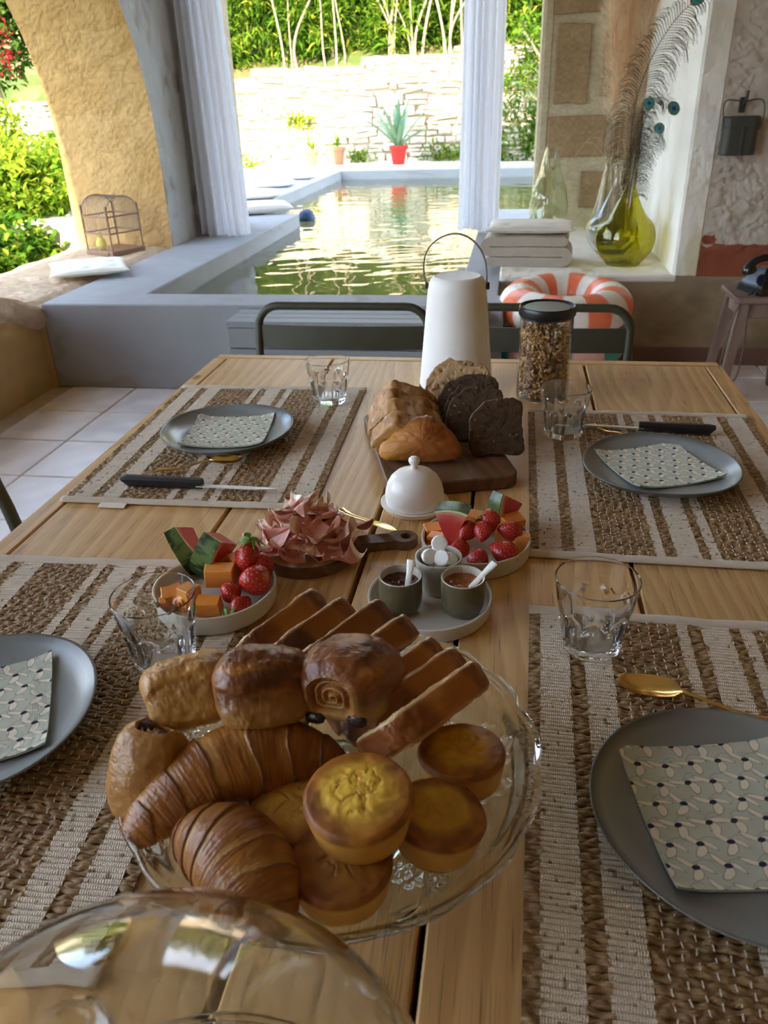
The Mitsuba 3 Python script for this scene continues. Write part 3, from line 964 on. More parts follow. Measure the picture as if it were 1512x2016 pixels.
def knife(key, a, b, hl, label, flip=1):
    """Table knife from handle end a to blade tip b; hl: handle length."""
    a, b = np.array(a), np.array(b); L = np.linalg.norm(b - a)
    ang = math.degrees(math.atan2(b[1] - a[1], b[0] - a[0]))
    M = mv(a[0], a[1], TZ + .0058) @ rotm([0, 0, 1], ang)
    n = 14
    t = np.linspace(0, 1, n)
    hz = .0085 * (1 - .12 * t) * np.where(t < .02, .8, 1); hw = .0068 - .0006 * t
    ring = np.array([(-.55, -1), (.55, -1), (1, -.5), (1, .5), (.5, 1), (-.5, 1), (-1, .5), (-1, -.5)])
    V = np.stack([np.stack([0 * ring[:, 0] + tt * hl + (.010 * (ring[:, 1] < 0) * (tt == 0)), ring[:, 0] * w_, .0088 + ring[:, 1] * z_], -1) for tt, w_, z_ in zip(t, hw, hz)])
    m = cat([hull(np.vstack([V[i], V[i + 1]])) for i in range(0, n - 1, 13)]) if False else hull(V.reshape(-1, 3))
    put(key + '__handle', xf(m, M), 'm_black', smooth=20)
    # blade: thin, upright wedge leaning on its edge
    bl = L - hl
    pts = [(hl - .008, -.0001), (hl + bl * .75, -.001), (L, .006), (hl + bl * .9, .0115), (hl + bl * .6, .0135), (hl - .008, .0135)]
    P = Polygon(pts)
    bm = extrude(P, .0014); bm.apply_translation([0, 0, -.0007])
    bm.apply_translation([0, -.0068, 0]); bm.apply_transform(rotm([1, 0, 0], -11 * flip)); bm.apply_translation([0, 0, .0052])
    put(key + '__blade', xf(bm, M), 'm_steel', smooth=False)
    lab(key, label, 'knife', 'black handled table knives')
    lab(key + '__blade', 'steel blade')


knife('table_knife', (-.556, .977), (-.318, .975), .125, 'black handled steel knife on the far left placemat', 1)
knife('table_knife_001', (.336, 1.247), (.118, 1.264), .118, 'black handled steel knife on the far right placemat behind the plate', -1)
# ================================================================ things in the middle of the table
# white lantern
def lamp():
    X, Y = -.099, 1.489
    prof = [(0, 0), (.066, 0), (.0695, .002), (.071, .006), (.0705, .012)]
    for t in np.linspace(.06, .92, 14):
        prof.append((.0705 + (.0535 - .0705) * t, .008 + .190 * t))
    prof += [(.0530, .192), (.0520, .198), (.0495, .204), (.0455, .2085), (.0425, .2100), (.0405, .2092), (0, .2082)]
    put('lantern__shade', xf(lathe(prof, 72), mv(X, Y, TZ + .0005)), 'm_satin', color=(.80, .78, .755), smooth=35)
    path = smooth_path([(-.054, 0, .186), (-.060, 0, .205), (-.0625, 0, .228), (-.055, 0, .256), (-.032, 0, .277), (-.002, 0, .284), (.026, 0, .273), (.046, 0, .248), (.054, 0, .215), (.0535, 0, .186)], 70)
    T_, A, B = frames(path)
    V = []
    for p_, t_ in zip(path, T_):
        nrm = np.array([t_[2], 0, -t_[0]])
        V.append([p_ + nrm * s * .0011 + np.array([0, w, 0]) for s, w in ((-1, -.0045), (1, -.0045), (1, .0045), (-1, .0045))])
    V = np.array(V); f = grid_faces(len(path), 4, wrap_m=True)
    m = tm(V.reshape(-1, 3), np.vstack([f, [[0, 1, 2], [0, 2, 3]], np.array([[0, 2, 1], [0, 3, 2]]) + (len(path) - 1) * 4]))
    trimesh.repair.fix_normals(m)
    put('lantern__handle', xf(m, mv(X, Y, TZ)), 'm_satin', color=(.19, .165, .14), smooth=35)
    lab('lantern__handle', 'grey brown leather handle')
    for i, s in enumerate((-1, 1)):
        kb = cat([lathe([(0, 0), (.0062, 0), (.0068, .001), (.0068, .004), (.0055, .0052), (0, .0055)], 20)])
        put('lantern__knob' + ('_001' if i else ''), xf(kb, mv(X + s * .0545, Y, TZ + .192) @ rotm([0, 1, 0], 90 * s)), 'm_satin', color=(.035, .03, .028), smooth=40)
    lab('lantern', 'white frosted lantern with an arched leather handle behind the bread board', 'lantern')


lamp()


# granola jar
def jar():
    X, Y = .066, 1.432
    r, H = .0475, .152
    prof = [(0, 0), (.043, 0), (.046, .0012), (r, .004), (r, H), (r - .0022, H), (r - .0022, .0055), (.043, .0038), (0, .0036)]
    put('granola_jar__glass', xf(lathe(prof, 64), mv(X, Y, TZ + .0005)), 'm_glass', smooth=40)
    lid = [(0, H - .004), (r - .0035, H - .004), (r - .0035, H + .001), (.0490, H + .001), (.0505, H + .0035), (.0508, H + .012), (.0500, H + .0165), (.0485, H + .0180), (.0470, H + .0172), (.0440, H + .0140), (0, H + .0140)]
    put('granola_jar__lid', xf(lathe(lid, 64), mv(X, Y, TZ + .0005)), 'm_black', smooth=35)
    put('granola_jar__lid__disc', xf(lathe([(0, 0), (.040, 0), (.0408, .0006), (.040, .0012), (0, .0012)], 48), mv(X, Y, TZ + H + .0148)), 'm_semi', color=(.17, .175, .15), smooth=40)
    g = np.random.default_rng(8)
    ms, cs = [], []
    R, z0, z1 = .0425, .010, .126
    for i in range(2300):
        a = g.random() * 2 * PI; top = i > 1950
        rr = R * math.sqrt(g.random()) if top else R * (.80 + .18 * g.random())
        z = z1 + .006 * g.normal() * .5 if top else z0 + (z1 - z0) * g.random()
        s = .0026 + .0032 * g.random() ** 2
        h = hull(g.normal(size=(10, 3)) * s * .52)
        rr = min(rr, .0445 - s)
        h.apply_translation([rr * math.cos(a), rr * math.sin(a), max(z, s + .005)])
        ms.append(h)
        c = np.array([(.52, .33, .15), (.38, .21, .085), (.62, .43, .22), (.25, .12, .05), (.46, .27, .11)][g.integers(5)]) * (.8 + .4 * g.random())
        cs.append(np.tile(c, (len(h.vertices), 1)))
    ms.append(lathe([(0, z0 + .001), (.036, z0 + .001), (.037, z0 + .004), (.037, z1 - .004), (0, z1 - .003)], 24)); cs.append(np.tile((.20, .11, .05), (len(ms[-1].vertices), 1)))
    m = cat(ms); m.apply_translation([X, Y, TZ])
    put('granola_jar__granola', m, 'm_matte', color=lambda v, n: np.vstack(cs), smooth=False)
    labels['granola_jar__granola'] = {'kind': 'stuff', 'label': 'toasted granola clusters'}
    lab('granola_jar', 'tall glass jar of granola with a flat black lid', 'jar')


jar()

# ---------------------------------------------------------------- bread board and bread
BA = 17.0
bb = bevel_slab(roundrect(.192, .300, .022), .020, .002)
BM = mv(-.1095, 1.149, TZ + .0004) @ rotm([0, 0, 1], BA)
put('bread_board', xf(bb, BM), 'm_walnut', smooth=20)
lab('bread_board', 'dark walnut board carrying sliced white and dark bread', 'cutting board')
BZ = TZ + .0204


OUT_WHITE = [(-.42, 0), (-.50, .10), (-.49, .42), (-.36, .74), (-.22, .97), (-.10, 1.0), (.10, .90), (.32, .72), (.47, .42), (.50, .14), (.42, 0), (.0, -.02)]
OUT_HEEL = [(-.44, .02), (-.52, .16), (-.38, .52), (-.20, .86), (-.05, 1.0), (.14, .96), (.34, .70), (.50, .34), (.52, .12), (.36, -.01), (.0, -.03), (-.25, -.01)]
OUT_DARK = [(-.44, 0), (-.50, .20), (-.49, .55), (-.38, .82), (-.12, 1.0), (.18, 1.01), (.42, .93), (.47, .62), (.50, .25), (.46, 0), (.15, -.01), (-.2, -.01)]


def bread_slice(key, w, h, t, M, crust, crumb, dark=False, seed=0, heel=0.0, out=None):
    """Slice of a loaf: outline (w wide, h tall), thickness t along y; crust round the edge, crumb on the faces. heel: how far the near face bulges."""
    n = 96
    o = smooth_path(np.array((out or OUT_WHITE) + [(out or OUT_WHITE)[0]], float), n + 1, closed=True)[:n]
    px, pz = o[:, 0] * w, o[:, 1] * h
    if tm(np.c_[px, pz, 0 * px], [[0, 1, 2]]) is not None and np.sum(px * np.roll(pz, -1) - pz * np.roll(px, -1)) < 0: px, pz = px[::-1], pz[::-1]
    wob = nfbm(np.stack([px * 55, pz * 55, 0 * px + seed], 1), 3, seed) - .5
    px = px * (1 + .12 * wob); pz = pz * (1 + .12 * wob)
    cz = h * .42
    rr_ = [.02, .10, .20, .31, .42, .53, .64, .75, .85, .93]
    prof = [(q, -.5) for q in rr_] + [(.985, -.47), (1.0, -.36), (1.01, -.12), (1.01, .12), (1.0, .36), (.985, .47)] + [(q, .5) for q in rr_[::-1]]
    if heel:
        prof = [(q, -.5 - heel * (1 - q ** 2.2)) for q in rr_] + [(.975, -.45), (1.0, -.3), (1.0, .0), (1.0, .36), (.985, .47)] + [(q, .5) for q in rr_[::-1]]
    V = np.zeros((n, len(prof), 3))
    for j, (s, y) in enumerate(prof):
        V[:, j, 0] = px * s; V[:, j, 1] = y * t; V[:, j, 2] = cz + (pz - cz) * s
    sd = np.broadcast_to(np.array([q[0] for q in prof]), (n, len(prof))).ravel()
    np_ = len(prof); b_ = n * np_; i_ = np.arange(n); j_ = (i_ + 1) % n
    m = tm(np.vstack([V.reshape(-1, 3), V[:, 0].mean(0), V[:, -1].mean(0)]), np.vstack([grid_faces(n, np_, wrap_n=True), np.stack([i_ * np_, j_ * np_, b_ + 0 * i_], 1), np.stack([j_ * np_ + np_ - 1, i_ * np_ + np_ - 1, b_ + 1 + 0 * i_], 1)]))
    trimesh.repair.fix_normals(m)
    if m.volume < 0: m.invert()
    m = m.subdivide()
    v0 = m.vertices
    fa = np.abs(m.vertex_normals[:, 1])
    hole = sst(.60, .72, nfbm(v0 * 170 + seed, 2, seed + 4)) * sst(.6, .95, fa) * (0 if heel else 1)
    d = (nfbm(v0 * 420 + seed, 2, seed) - .5) * .0010 + (nfbm(v0 * 120 + seed, 3, seed + 1) - .5) * .0030 - (.0010 if dark else .0020) * hole
    m = displace(m, lambda v: d)
    if not dark and not heel:      # an ear of crust stands up along the slash
        v = m.vertices; e = np.exp(-((v[:, 0] / w + .16) / .10) ** 2) * sst(.75 * h, 1.0 * h, v[:, 2]); v[:, 2] += .007 * e * (.5 + nnoise(v * 130, seed)); m.vertices = v

    def col(v, n_):
        na = np.abs(n_[:, 1])
        e = sst(.72, .40, na) if not heel else np.maximum(sst(.72, .40, na), sst(.1, -.2, n_[:, 1]))
        f = nfbm(v * 70 + seed, 3, 3)
        cr = mixc(crust[0], crust[1], sst(.3, .7, f))
        if not dark and not heel:
            cr = mixc(cr, (.56, .44, .32), sst(.50, .66, nfbm(v * 55 + 9, 3, 5)) * .65)
        if heel:
            cr = mixc(cr, (.50, .22, .035), sst(.1 * w, -.5 * w, v[:, 0]) * .8)
            cr = mixc(cr, (.13, .04, .012), sst(.80 * h, 1.0 * h, v[:, 2]) * .6)
        cb = mixc(crumb[0], crumb[1], nfbm(v * 130 + seed, 3, 6))
        cb = mixc(cb, np.array(crumb[1]) * .5, sst(.60, .74, nfbm(v * 170 + seed, 2, seed + 4)) * .45)
        if dark:
            cb = mixc(cb, (.34, .23, .12), sst(.86, .93, nnoise(v * 210, 4)) * .85)
            cr = mixc(cr, (.20, .15, .10), sst(.62, .78, nfbm(v * 90, 2, 8)) * .5)
        return mixc(cb, cr, e)

    tfc = col(m.vertices, m.vertex_normals)
    put(key, xf(m, M), 'm_satin' if not dark else 'm_matte', color=lambda v, n_: tfc, smooth=True)


WC = ((.44, .225, .085), (.27, .115, .038)); WB = ((.60, .40, .185), (.46, .28, .11))
DC = ((.11, .065, .038), (.06, .034, .02)); DB = ((.090, .052, .028), (.046, .026, .015))
MC = ((.30, .125, .04), (.16, .06, .02)); MB = ((.46, .30, .15), (.33, .19, .085))
WHITE = [(-.122, 1.066, .118, .064, .024, -12, 20, .8), (-.144, 1.092, .112, .062, .027, -10, -30, 0), (-.155, 1.138, .114, .066, .027, -12, -32, 0), (-.163, 1.186, .112, .066, .028, -12, -34, 0), (-.166, 1.232, .104, .064, .028, -16, -34, 0)]
TXT = ['crusty orange brown heel of white bread at the front of the board', 'second slice of crusty white bread, right behind the heel', 'third slice of crusty white bread on the board', 'fourth slice of crusty white bread, counted from the heel', 'rearmost slice of crusty white bread, beside the far left tumbler']
for i, (x, y, w, h, t, rz, rx, heel) in enumerate(WHITE):
    key = 'white_bread_slice' + (f'_{i:03d}' if i else '')
    dy = 0 if heel else h * .55 * math.sin(math.radians(-rx))
    bread_slice(key, w, h, t, mv(x, y + dy, BZ + .004 + (0 if heel else .006)) @ rotm([0, 0, 1], rz + BA) @ rotm([1, 0, 0], -rx), ((.36, .125, .028), (.25, .070, .016)) if heel else WC, WB, seed=20 + i, heel=heel, out=OUT_HEEL if heel else OUT_WHITE)
    lab(key, TXT[i], 'bread', 'white bread slices on the walnut board')
DARK = [(-.010, 1.100, .082, .080, .013, 4, 20), (-.046, 1.152, .088, .080, .013, -4, 26), (-.052, 1.186, .090, .078, .013, -6, 30), (-.062, 1.226, .098, .078, .013, -8, 30)]
TXT = ['front slice of dark rye bread, leaning at the right corner of the board', 'second slice of dark rye bread with pale seeds', 'third slice of dark rye bread, mostly hidden by the one before it', 'broad rear slice of dark rye bread']
for i, (x, y, w, h, t, rz, rx) in enumerate(DARK):
    key = 'dark_bread_slice' + (f'_{i:03d}' if i else '')
    bread_slice(key, w, h, t, mv(x, y, BZ + .003) @ rotm([0, 0, 1], rz + BA - 12) @ rotm([1, 0, 0], -rx), DC, DB, dark=True, seed=40 + i, out=OUT_DARK)
    lab(key, TXT[i], 'bread', 'dark bread slices on the walnut board')
for i, (x, y, w, h, t, rz, rx) in enumerate([(-.078, 1.254, .100, .084, .014, -4, 28), (-.088, 1.284, .100, .083, .014, -2, 30)]):
    key = 'brown_bread_slice' + (f'_{i:03d}' if i else '')
    bread_slice(key, w, h, t, mv(x, y, BZ + .004) @ rotm([0, 0, 1], rz) @ rotm([1, 0, 0], -rx), MC, MB, seed=60 + i, out=OUT_DARK)
    lab(key, ('brown bread slice standing right behind the rye slices', 'rearmost brown bread slice, in front of the lantern')[i], 'bread', 'brown bread slices on the walnut board')

# ---------------------------------------------------------------- butter dish
X, Y = -.118, .958
put('butter_dish__base', xf(lathe([(0, 0), (.038, 0), (.040, .0015), (.044, .006), (.0468, .0095), (.0470, .0110), (.0455, .0115), (.042, .0095), (.040, .0085), (0, .0085)], 56), mv(X, Y, TZ)), 'm_white_glaze', smooth=35)
dome = [(.0, .0090), (.0385, .0090), (.0395, .0100), (.0402, .016), (.0400, .026), (.0375, .037), (.0325, .0465), (.0250, .0535), (.0150, .0578), (.0065, .0595), (.0048, .0612), (.0046, .0650), (.0062, .0672), (.0078, .0705), (.0074, .0740), (.0050, .0765), (0, .0775)]
put('butter_dish__cover', xf(lathe(dome, 64), mv(X, Y, TZ)), 'm_white_glaze', smooth=40)
lab('butter_dish', 'white porcelain butter dish with a domed cover and a round knob', 'butter dish')


# ---------------------------------------------------------------- round dishes, jam tray
def dish(key, X, Y, R, H, z, label, cat_, group=None):
    prof = [(0, 0), (R * .90, 0), (R * .955, .0012), (R * .985, .005), (R, H - .002), (R, H - .0005), (R - .0012, H), (R - .0030, H - .0006), (R - .0036, H - .002), (R * .945, .0078), (R * .92, .0052), (R * .88, .0042), (0, .0042)]
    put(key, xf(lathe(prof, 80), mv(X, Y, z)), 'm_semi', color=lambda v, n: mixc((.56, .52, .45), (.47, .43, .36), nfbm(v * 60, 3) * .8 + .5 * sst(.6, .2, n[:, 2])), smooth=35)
    lab(key, label, cat_, group)


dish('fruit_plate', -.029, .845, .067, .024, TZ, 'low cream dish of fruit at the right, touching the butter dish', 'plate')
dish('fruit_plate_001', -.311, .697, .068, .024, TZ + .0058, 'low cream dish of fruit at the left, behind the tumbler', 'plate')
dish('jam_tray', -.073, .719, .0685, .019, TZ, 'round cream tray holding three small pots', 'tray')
JZ = TZ + .0043


def pot(key, X, Y, r, h, col_in, col_out, label, cat_='pot'):
    prof = [(0, 0), (r * .62, 0), (r * .72, .001), (r * .88, .006), (r * .97, .013), (r, .022), (r, h - .001), (r - .0008, h), (r - .0022, h - .0004), (r - .0027, h - .003), (r - .003, .02), (r * .7, .006), (0, .005)]
    m = lathe(prof, 56)
    put(key + '__cup', xf(m, mv(X, Y, JZ)), 'm_gloss', color=lambda v, n: np.where((((v[:, 0] - X) * n[:, 0] + (v[:, 1] - Y) * n[:, 1] < -1e-6) | (v[:, 2] > JZ + h - .0009))[:, None], np.tile(col_in, (len(v), 1)), mixc(col_out, np.array(col_out) * .7, nfbm(v * 50, 2))), smooth=40)
    lab(key, label, cat_)


def jam(key, X, Y, r, z, c, seed):
    a = np.linspace(0, 2 * PI, 60, endpoint=False); rr = np.linspace(.02, 1, 16) * r
    A, R_ = np.meshgrid(a, rr, indexing='ij')
    q = np.stack([R_ * np.cos(A), R_ * np.sin(A), 0 * A], -1).reshape(-1, 3)
    q[:, 2] = (nfbm(q * 150 + seed, 3, seed) - .45) * .009 * np.clip(1.2 - np.hypot(q[:, 0], q[:, 1]) / r, .12, 1)
    f = grid_faces(60, 16, wrap_n=True)
    bot = q.copy(); bot[:, 2] = -.006
    m = tm(np.vstack([q, [0, 0, q[::16, 2].mean()]]), np.vstack([f, [[i * 16, 960, ((i + 1) % 60) * 16] for i in range(60)]]))
    if m.face_normals[:, 2].sum() < 0: m.invert()
    put(key, xf(m, mv(X, Y, z)), 'm_gloss', color=lambda v, n: mixc(c, np.array(c) * .45, nfbm(v * 130, 2, seed)), smooth=True)


OL = (.115, .098, .052); CR = (.50, .46, .38)
pot('jam_pot', -.1035, .7070, .0235, .0445, CR, OL, 'olive glazed pot of dark red jam at the left of the tray')
jam('jam_pot__red_jam', -.1035, .7070, .0204, JZ + .0350, (.080, .008, .006), 3)
lab('jam_pot__red_jam', 'dark red jam')
pot('jam_pot_001', -.0365, .7110, .0238, .0445, CR, OL, 'olive glazed pot of apricot jam at the right of the tray')
jam('jam_pot_001__apricot_jam', -.0365, .7110, .0207, JZ + .0360, (.36, .105, .022), 7)
lab('jam_pot_001__apricot_jam', 'amber apricot jam')
X, Y = -.0665, .7520
prof = [(0, 0), (.0175, 0), (.0190, .001), (.0225, .015), (.0255, .034), (.0265, .0425), (.0263, .0438), (.0248, .0440), (.0240, .0425), (.0205, .015), (.0165, .005), (0, .0045)]
put('sugar_cup', xf(lathe(prof, 56), mv(X, Y, JZ)), 'm_semi', color=lambda v, n: mixc((.50, .47, .39), (.40, .37, .30), nfbm(v * 60, 3)), smooth=40)
lab('sugar_cup', 'cream ribbed cup of white sugar discs behind the jam pots', 'cup')
g = np.random.default_rng(6)
disc = lathe([(0, -.0032), (.0078, -.0032), (.0090, -.0022), (.0092, 0), (.0090, .0022), (.0078, .0032), (0, .0032)], 28)
SD = [(-.076, .748, .0505, 62, 30), (-.062, .747, .0500, 58, -20), (-.066, .757, .0630, 66, 10), (-.054, .757, .0440, 20, 60), (-.079, .762, .0445, 15, 200), (-.067, .766, .0470, 24, 120), (-.067, .752, .0385, 4, 0)]
ST = ['white sugar disc leaning at the left front of the cup', 'white sugar disc leaning at the right front of the cup', 'white sugar disc standing on top of the others', 'white sugar disc lying at the right rim of the cup', 'white sugar disc lying at the left rim of the cup', 'white sugar disc at the back of the cup', 'white sugar disc under the other sugar discs']
for i, (x, y, z, rx, rz) in enumerate(SD):
    key = 'sugar_disc' + (f'_{i:03d}' if i else '')
    put(key, xf(displace(disc.subdivide(), lambda v: (nfbm(v * 700 + i, 2, i) - .5) * .0008), mv(x, y, JZ + z - .006) @ rotm([0, 0, 1], rz) @ rotm([1, 0, 0], rx)), 'm_matte', color=(.84, .83, .80), smooth=True)
    lab(key, ST[i], 'sugar', 'sugar discs in the cream cup')


def small_spoon(key, a, b, label):
    a, b = np.array(a), np.array(b)
    t = np.linspace(0, 1, 14)[:, None]
    m = ribbon_solid(a + (b - a) * t, .0034 + .0016 * sst(.5, 1, t[:, 0]) - .0012 * sst(1.0, .97, t[:, 0]) * 0, np.full(14, .0038))
    put(key, m, 'm_white_glaze', smooth=45)
    lab(key, label, 'spoon', 'small white spoons')


small_spoon('jam_spoon', (-.0960, .7020, JZ + .030), (-.0925, .7150, JZ + .0590), 'white spoon handle sticking out of the red jam')
small_spoon('jam_spoon_001', (-.0300, .7060, JZ + .032), (-.0040, .7260, JZ + .0545), 'white spoon handle sticking out of the apricot jam')

# ---------------------------------------------------------------- ham on a round board
HX, HY = -.236, .822
disc_ = Point(0, 0).buffer(.062, quad_segs=24)
hand = affinity.rotate(affinity.translate(roundrect(.070, .024, .004), .088, 0), 16, origin=(0, 0))
end = affinity.rotate(Point(.122, 0).buffer(.0165, quad_segs=12), 16, origin=(0, 0))
hole = affinity.rotate(Point(.124, 0).buffer(.0062, quad_segs=10), 16, origin=(0, 0))
sh = disc_.union(hand).union(end).buffer(.003).buffer(-.003).difference(hole)
m = cat([extrude(sh.buffer(-.0012), .0125), xf(extrude(sh, .0099), mv(0, 0, .0013))])
put('ham_board', xf(m, mv(HX, HY, TZ)), 'm_walnut', smooth=25)
lab('ham_board', 'small round walnut board with a pierced handle under the cured ham', 'cutting board')
put('ham_board__inlay', xf(lathe([(0, .0120), (.0560, .0120), (.0566, .0128), (0, .0132)], 56), mv(HX, HY, TZ)), 'm_oak', smooth=30)


def ham(key, seed, dx, dy, lift, phi, L, W, label):
    """A thin slice laid in soft ruffles over the heap; its long edges curl up."""
    g = np.random.default_rng(seed)
    n, k = 90, 30
    u, v = np.meshgrid(np.linspace(-1, 1, n), np.linspace(-1, 1, k), indexing='ij')
    nz = lambda f, o: nfbm(np.stack([u * f + o, v * f * .6 + seed, 0 * u + o], -1), 3, seed) - .5
    W_ = W * (1 - .25 * np.abs(u) ** 3)
    fr = 2 * PI * (.9 + .5 * g.random()); p0 = g.random() * 6.28
    wave = np.sin(fr * u + p0 + 2.4 * nz(1.3, 3) + 1.1 * v)
    lx = L * u * .5 + .007 * np.sin(fr * u * 1.5 + p0) * v; ly = W_ * v * .5 + .010 * np.cos(fr * u + p0)
    c, s_ = math.cos(phi), math.sin(phi)
    x = dx + lx * c - ly * s_; y = dy + lx * s_ + ly * c
    r2 = x ** 2 + y ** 2
    z = TZ + .0140 + lift + .020 * np.exp(-r2 / .030 ** 2) + .0085 * (1 + wave) * (.5 + .5 * np.abs(v)) + .0022 * np.sin(fr * u * 2.6 + 3 * v + p0) * np.abs(v) + .010 * nz(1.8, 9) + .006 * np.abs(v) ** 3
    x = x + .006 * nz(1.6, 20); y = y + .006 * nz(1.6, 31)
    z = np.maximum(z, TZ + .0145 + .0015 * (wave + 1))
    V = np.stack([HX + x, HY + y, z], -1).reshape(-1, 3)
    nn = tm(V, grid_faces(n, k)).vertex_normals
    N = len(V); idx = np.arange(N).reshape(n, k)
    ring = np.concatenate([idx[:-1, 0], idx[-1, :-1], idx[:0:-1, -1], idx[0, :0:-1]]); kk = len(ring)
    i = np.arange(kk); j = (i + 1) % kk
    f = grid_faces(n, k)
    F = np.vstack([f, f[:, ::-1] + N, np.stack([ring[i], ring[i] + N, ring[j]], 1), np.stack([ring[j], ring[i] + N, ring[j] + N], 1)])
    m = tm(np.vstack([V, V - nn * .0008]), F)
    uu, vv = np.tile(u.ravel(), 2), np.tile(v.ravel(), 2)
    q = np.stack([uu * 2.2, vv * 1.6, 0 * uu + seed], 1)
    fat = np.maximum(sst(.70, .86, vv + .25 * (nfbm(q, 2, seed) - .5)), sst(.58, .72, nfbm(q * .9 + 5, 2, seed)) * .8)
    lean = mixc((.64, .30, .23), (.52, .19, .15), nfbm(q * 3, 3, seed))
    col_ = mixc(lean, (.84, .68, .55), fat)
    put(key, m, 'm_semi', color=lambda v_, n_: col_, smooth=True)
    lab(key, label, 'ham', 'cured ham slices on the round board')


hs = [(-.030, -.012, 0, .3, .070, .040, 'slice of cured ham at the left rim of the round board'), (.028, -.022, 0, -.4, .072, .040, 'slice of cured ham draped over the front rim towards the tray'), (.030, .018, 0, .9, .066, .038, 'slice of cured ham at the handle side of the heap'), (-.012, .030, .001, .1, .070, .038, 'slice of cured ham at the back of the heap'), (.000, -.034, .001, .05, .080, .034, 'long slice of cured ham along the front of the heap'), (-.020, .006, .010, 1.2, .062, .038, 'pale marbled slice of cured ham on the left of the heap'), (.016, .002, .011, -.7, .064, .038, 'pink slice of cured ham in the middle of the heap'), (.000, .016, .018, .5, .058, .036, 'folded slice of cured ham near the top of the heap'), (.006, -.010, .021, 2.2, .056, .034, 'ruffled slice of cured ham at the front near the top'), (-.008, .004, .029, -.2, .050, .032, 'topmost slice of cured ham')]
for i, (dx, dy, lf, phi, L, W, tx) in enumerate(hs):
    ham('ham_slice' + (f'_{i:03d}' if i else ''), 100 + i, dx, dy, lf, phi, L * 1.22, W * 1.45, tx)

# butter spreader
pts = smooth_path([(-.216, .934, .0052), (-.195, .914, .0062), (-.172, .892, .0125), (-.150, .871, .0185), (-.132, .853, .0195)], 40)
t = np.linspace(0, 1, 40)
w = .0036 + .0022 * np.exp(-((t - .02) / .05) ** 2) + .0015 * np.exp(-((t - .12) / .03) ** 2) - .0008 * sst(.2, .45, t) + .0045 * sst(.5, .75, t) * (1 - .35 * sst(.93, 1, t))
put('butter_spreader', xf(ribbon_solid(pts, w, .0042 - .0026 * sst(.35, .7, t)), mv(0, 0, TZ)), 'm_gold', smooth=60)
lab('butter_spreader', 'gold butter spreader resting on the handle of the ham board', 'knife')


# ---------------------------------------------------------------- fruit
def strawberry(key, M, s, seed, label, calyx=True, group='strawberries'):
    n, k = 44, 30
    t = np.linspace(0, 1, k); a = np.arange(n) * 2 * PI / n
    r = np.sin(np.clip(t * 1.02, 0, 1) * PI) ** .62 * (.62 + .46 * t) * .5
    r[0] = r[-1] = .002
    A, Tt = np.meshgrid(a, t, indexing='ij'); R = np.broadcast_to(r, A.shape)
    wob = 1 + .07 * np.sin(3 * A + seed) * np.sin(Tt * 3)
    V = np.stack([R * wob * np.cos(A), R * wob * np.sin(A), (Tt - .5) * 1.18], -1)
    m = tm(V.reshape(-1, 3), grid_faces(n, k, wrap_n=True)); m.merge_vertices(); trimesh.repair.fix_normals(m)
    if m.volume < 0: m.invert()
    m = m.subdivide()
    v = m.vertices
    th = np.arctan2(v[:, 1], v[:, 0]); zz = v[:, 2] / 1.18 + .5
    rows = zz * 11; rr = np.floor(rows)
    cnt = np.maximum(5, np.round(15 * np.sin(np.clip((rr + .5) / 11, .02, .98) * PI) ** .6))
    cu = (th / (2 * PI) * cnt + .5 * (rr % 2)) % 1 - .5; cv = rows - rr - .5
    d = np.hypot(cu * 1.5, cv * 1.1)
    m = displace(m, lambda q: -.018 * np.exp(-(d / .25) ** 2))
    seedm = np.exp(-(d / .17) ** 2)
    c0 = mixc((.44, .020, .016), (.30, .010, .010), nfbm(v * 4 + seed, 3, seed))
    c0 = mixc(c0, (.62, .22, .12), sst(.90, 1.02, zz) * .8)
    c0 = mixc(c0, (.58, .32, .08), seedm * .75)
    S = M @ sc(s)
    put(key + '__flesh' if calyx else key, xf(m, S), 'm_semi', color=lambda q, n_: c0, smooth=True)
    if calyx:
        ls = []
        g = np.random.default_rng(seed)
        for i in range(10):
            b = i * 2 * PI / 10 + g.normal() * .12; L = .38 + .16 * g.random(); w = .085
            u = np.linspace(0, 1, 7)
            lift = .66 + (.10 + .16 * g.random()) * np.sin(u * PI) - .16 * u + .10 * u * g.normal()
            wd = w * np.sin(np.clip(u * .93 + .07, 0, 1) * PI) ** .7
            P_ = np.stack([np.stack([u * L, -wd, lift], 1), np.stack([u * L, 0 * u, lift + .02], 1), np.stack([u * L, wd, lift], 1)], 1).reshape(-1, 3)
            P_ = np.vstack([P_, P_ - [0, 0, .02]])
            f = grid_faces(7, 3); f = np.vstack([f, f[:, ::-1] + 21])
            l = tm(P_, f); l.apply_transform(rotm([0, 0, 1], math.degrees(b))); ls.append(l)
        ls.append(tube([(0, 0, .60), (.02, 0, .72), (.06, .03, .80)], .03, 6))
        put(key + '__calyx', xf(cat(ls), S), 'm_satin', color=lambda q, n_: mixc((.10, .24, .035), (.18, .34, .07), nfbm(q * 300, 2)), smooth=30)
        lab(key + '__calyx', 'green leafy calyx')
    lab(key, label, 'strawberry', group)


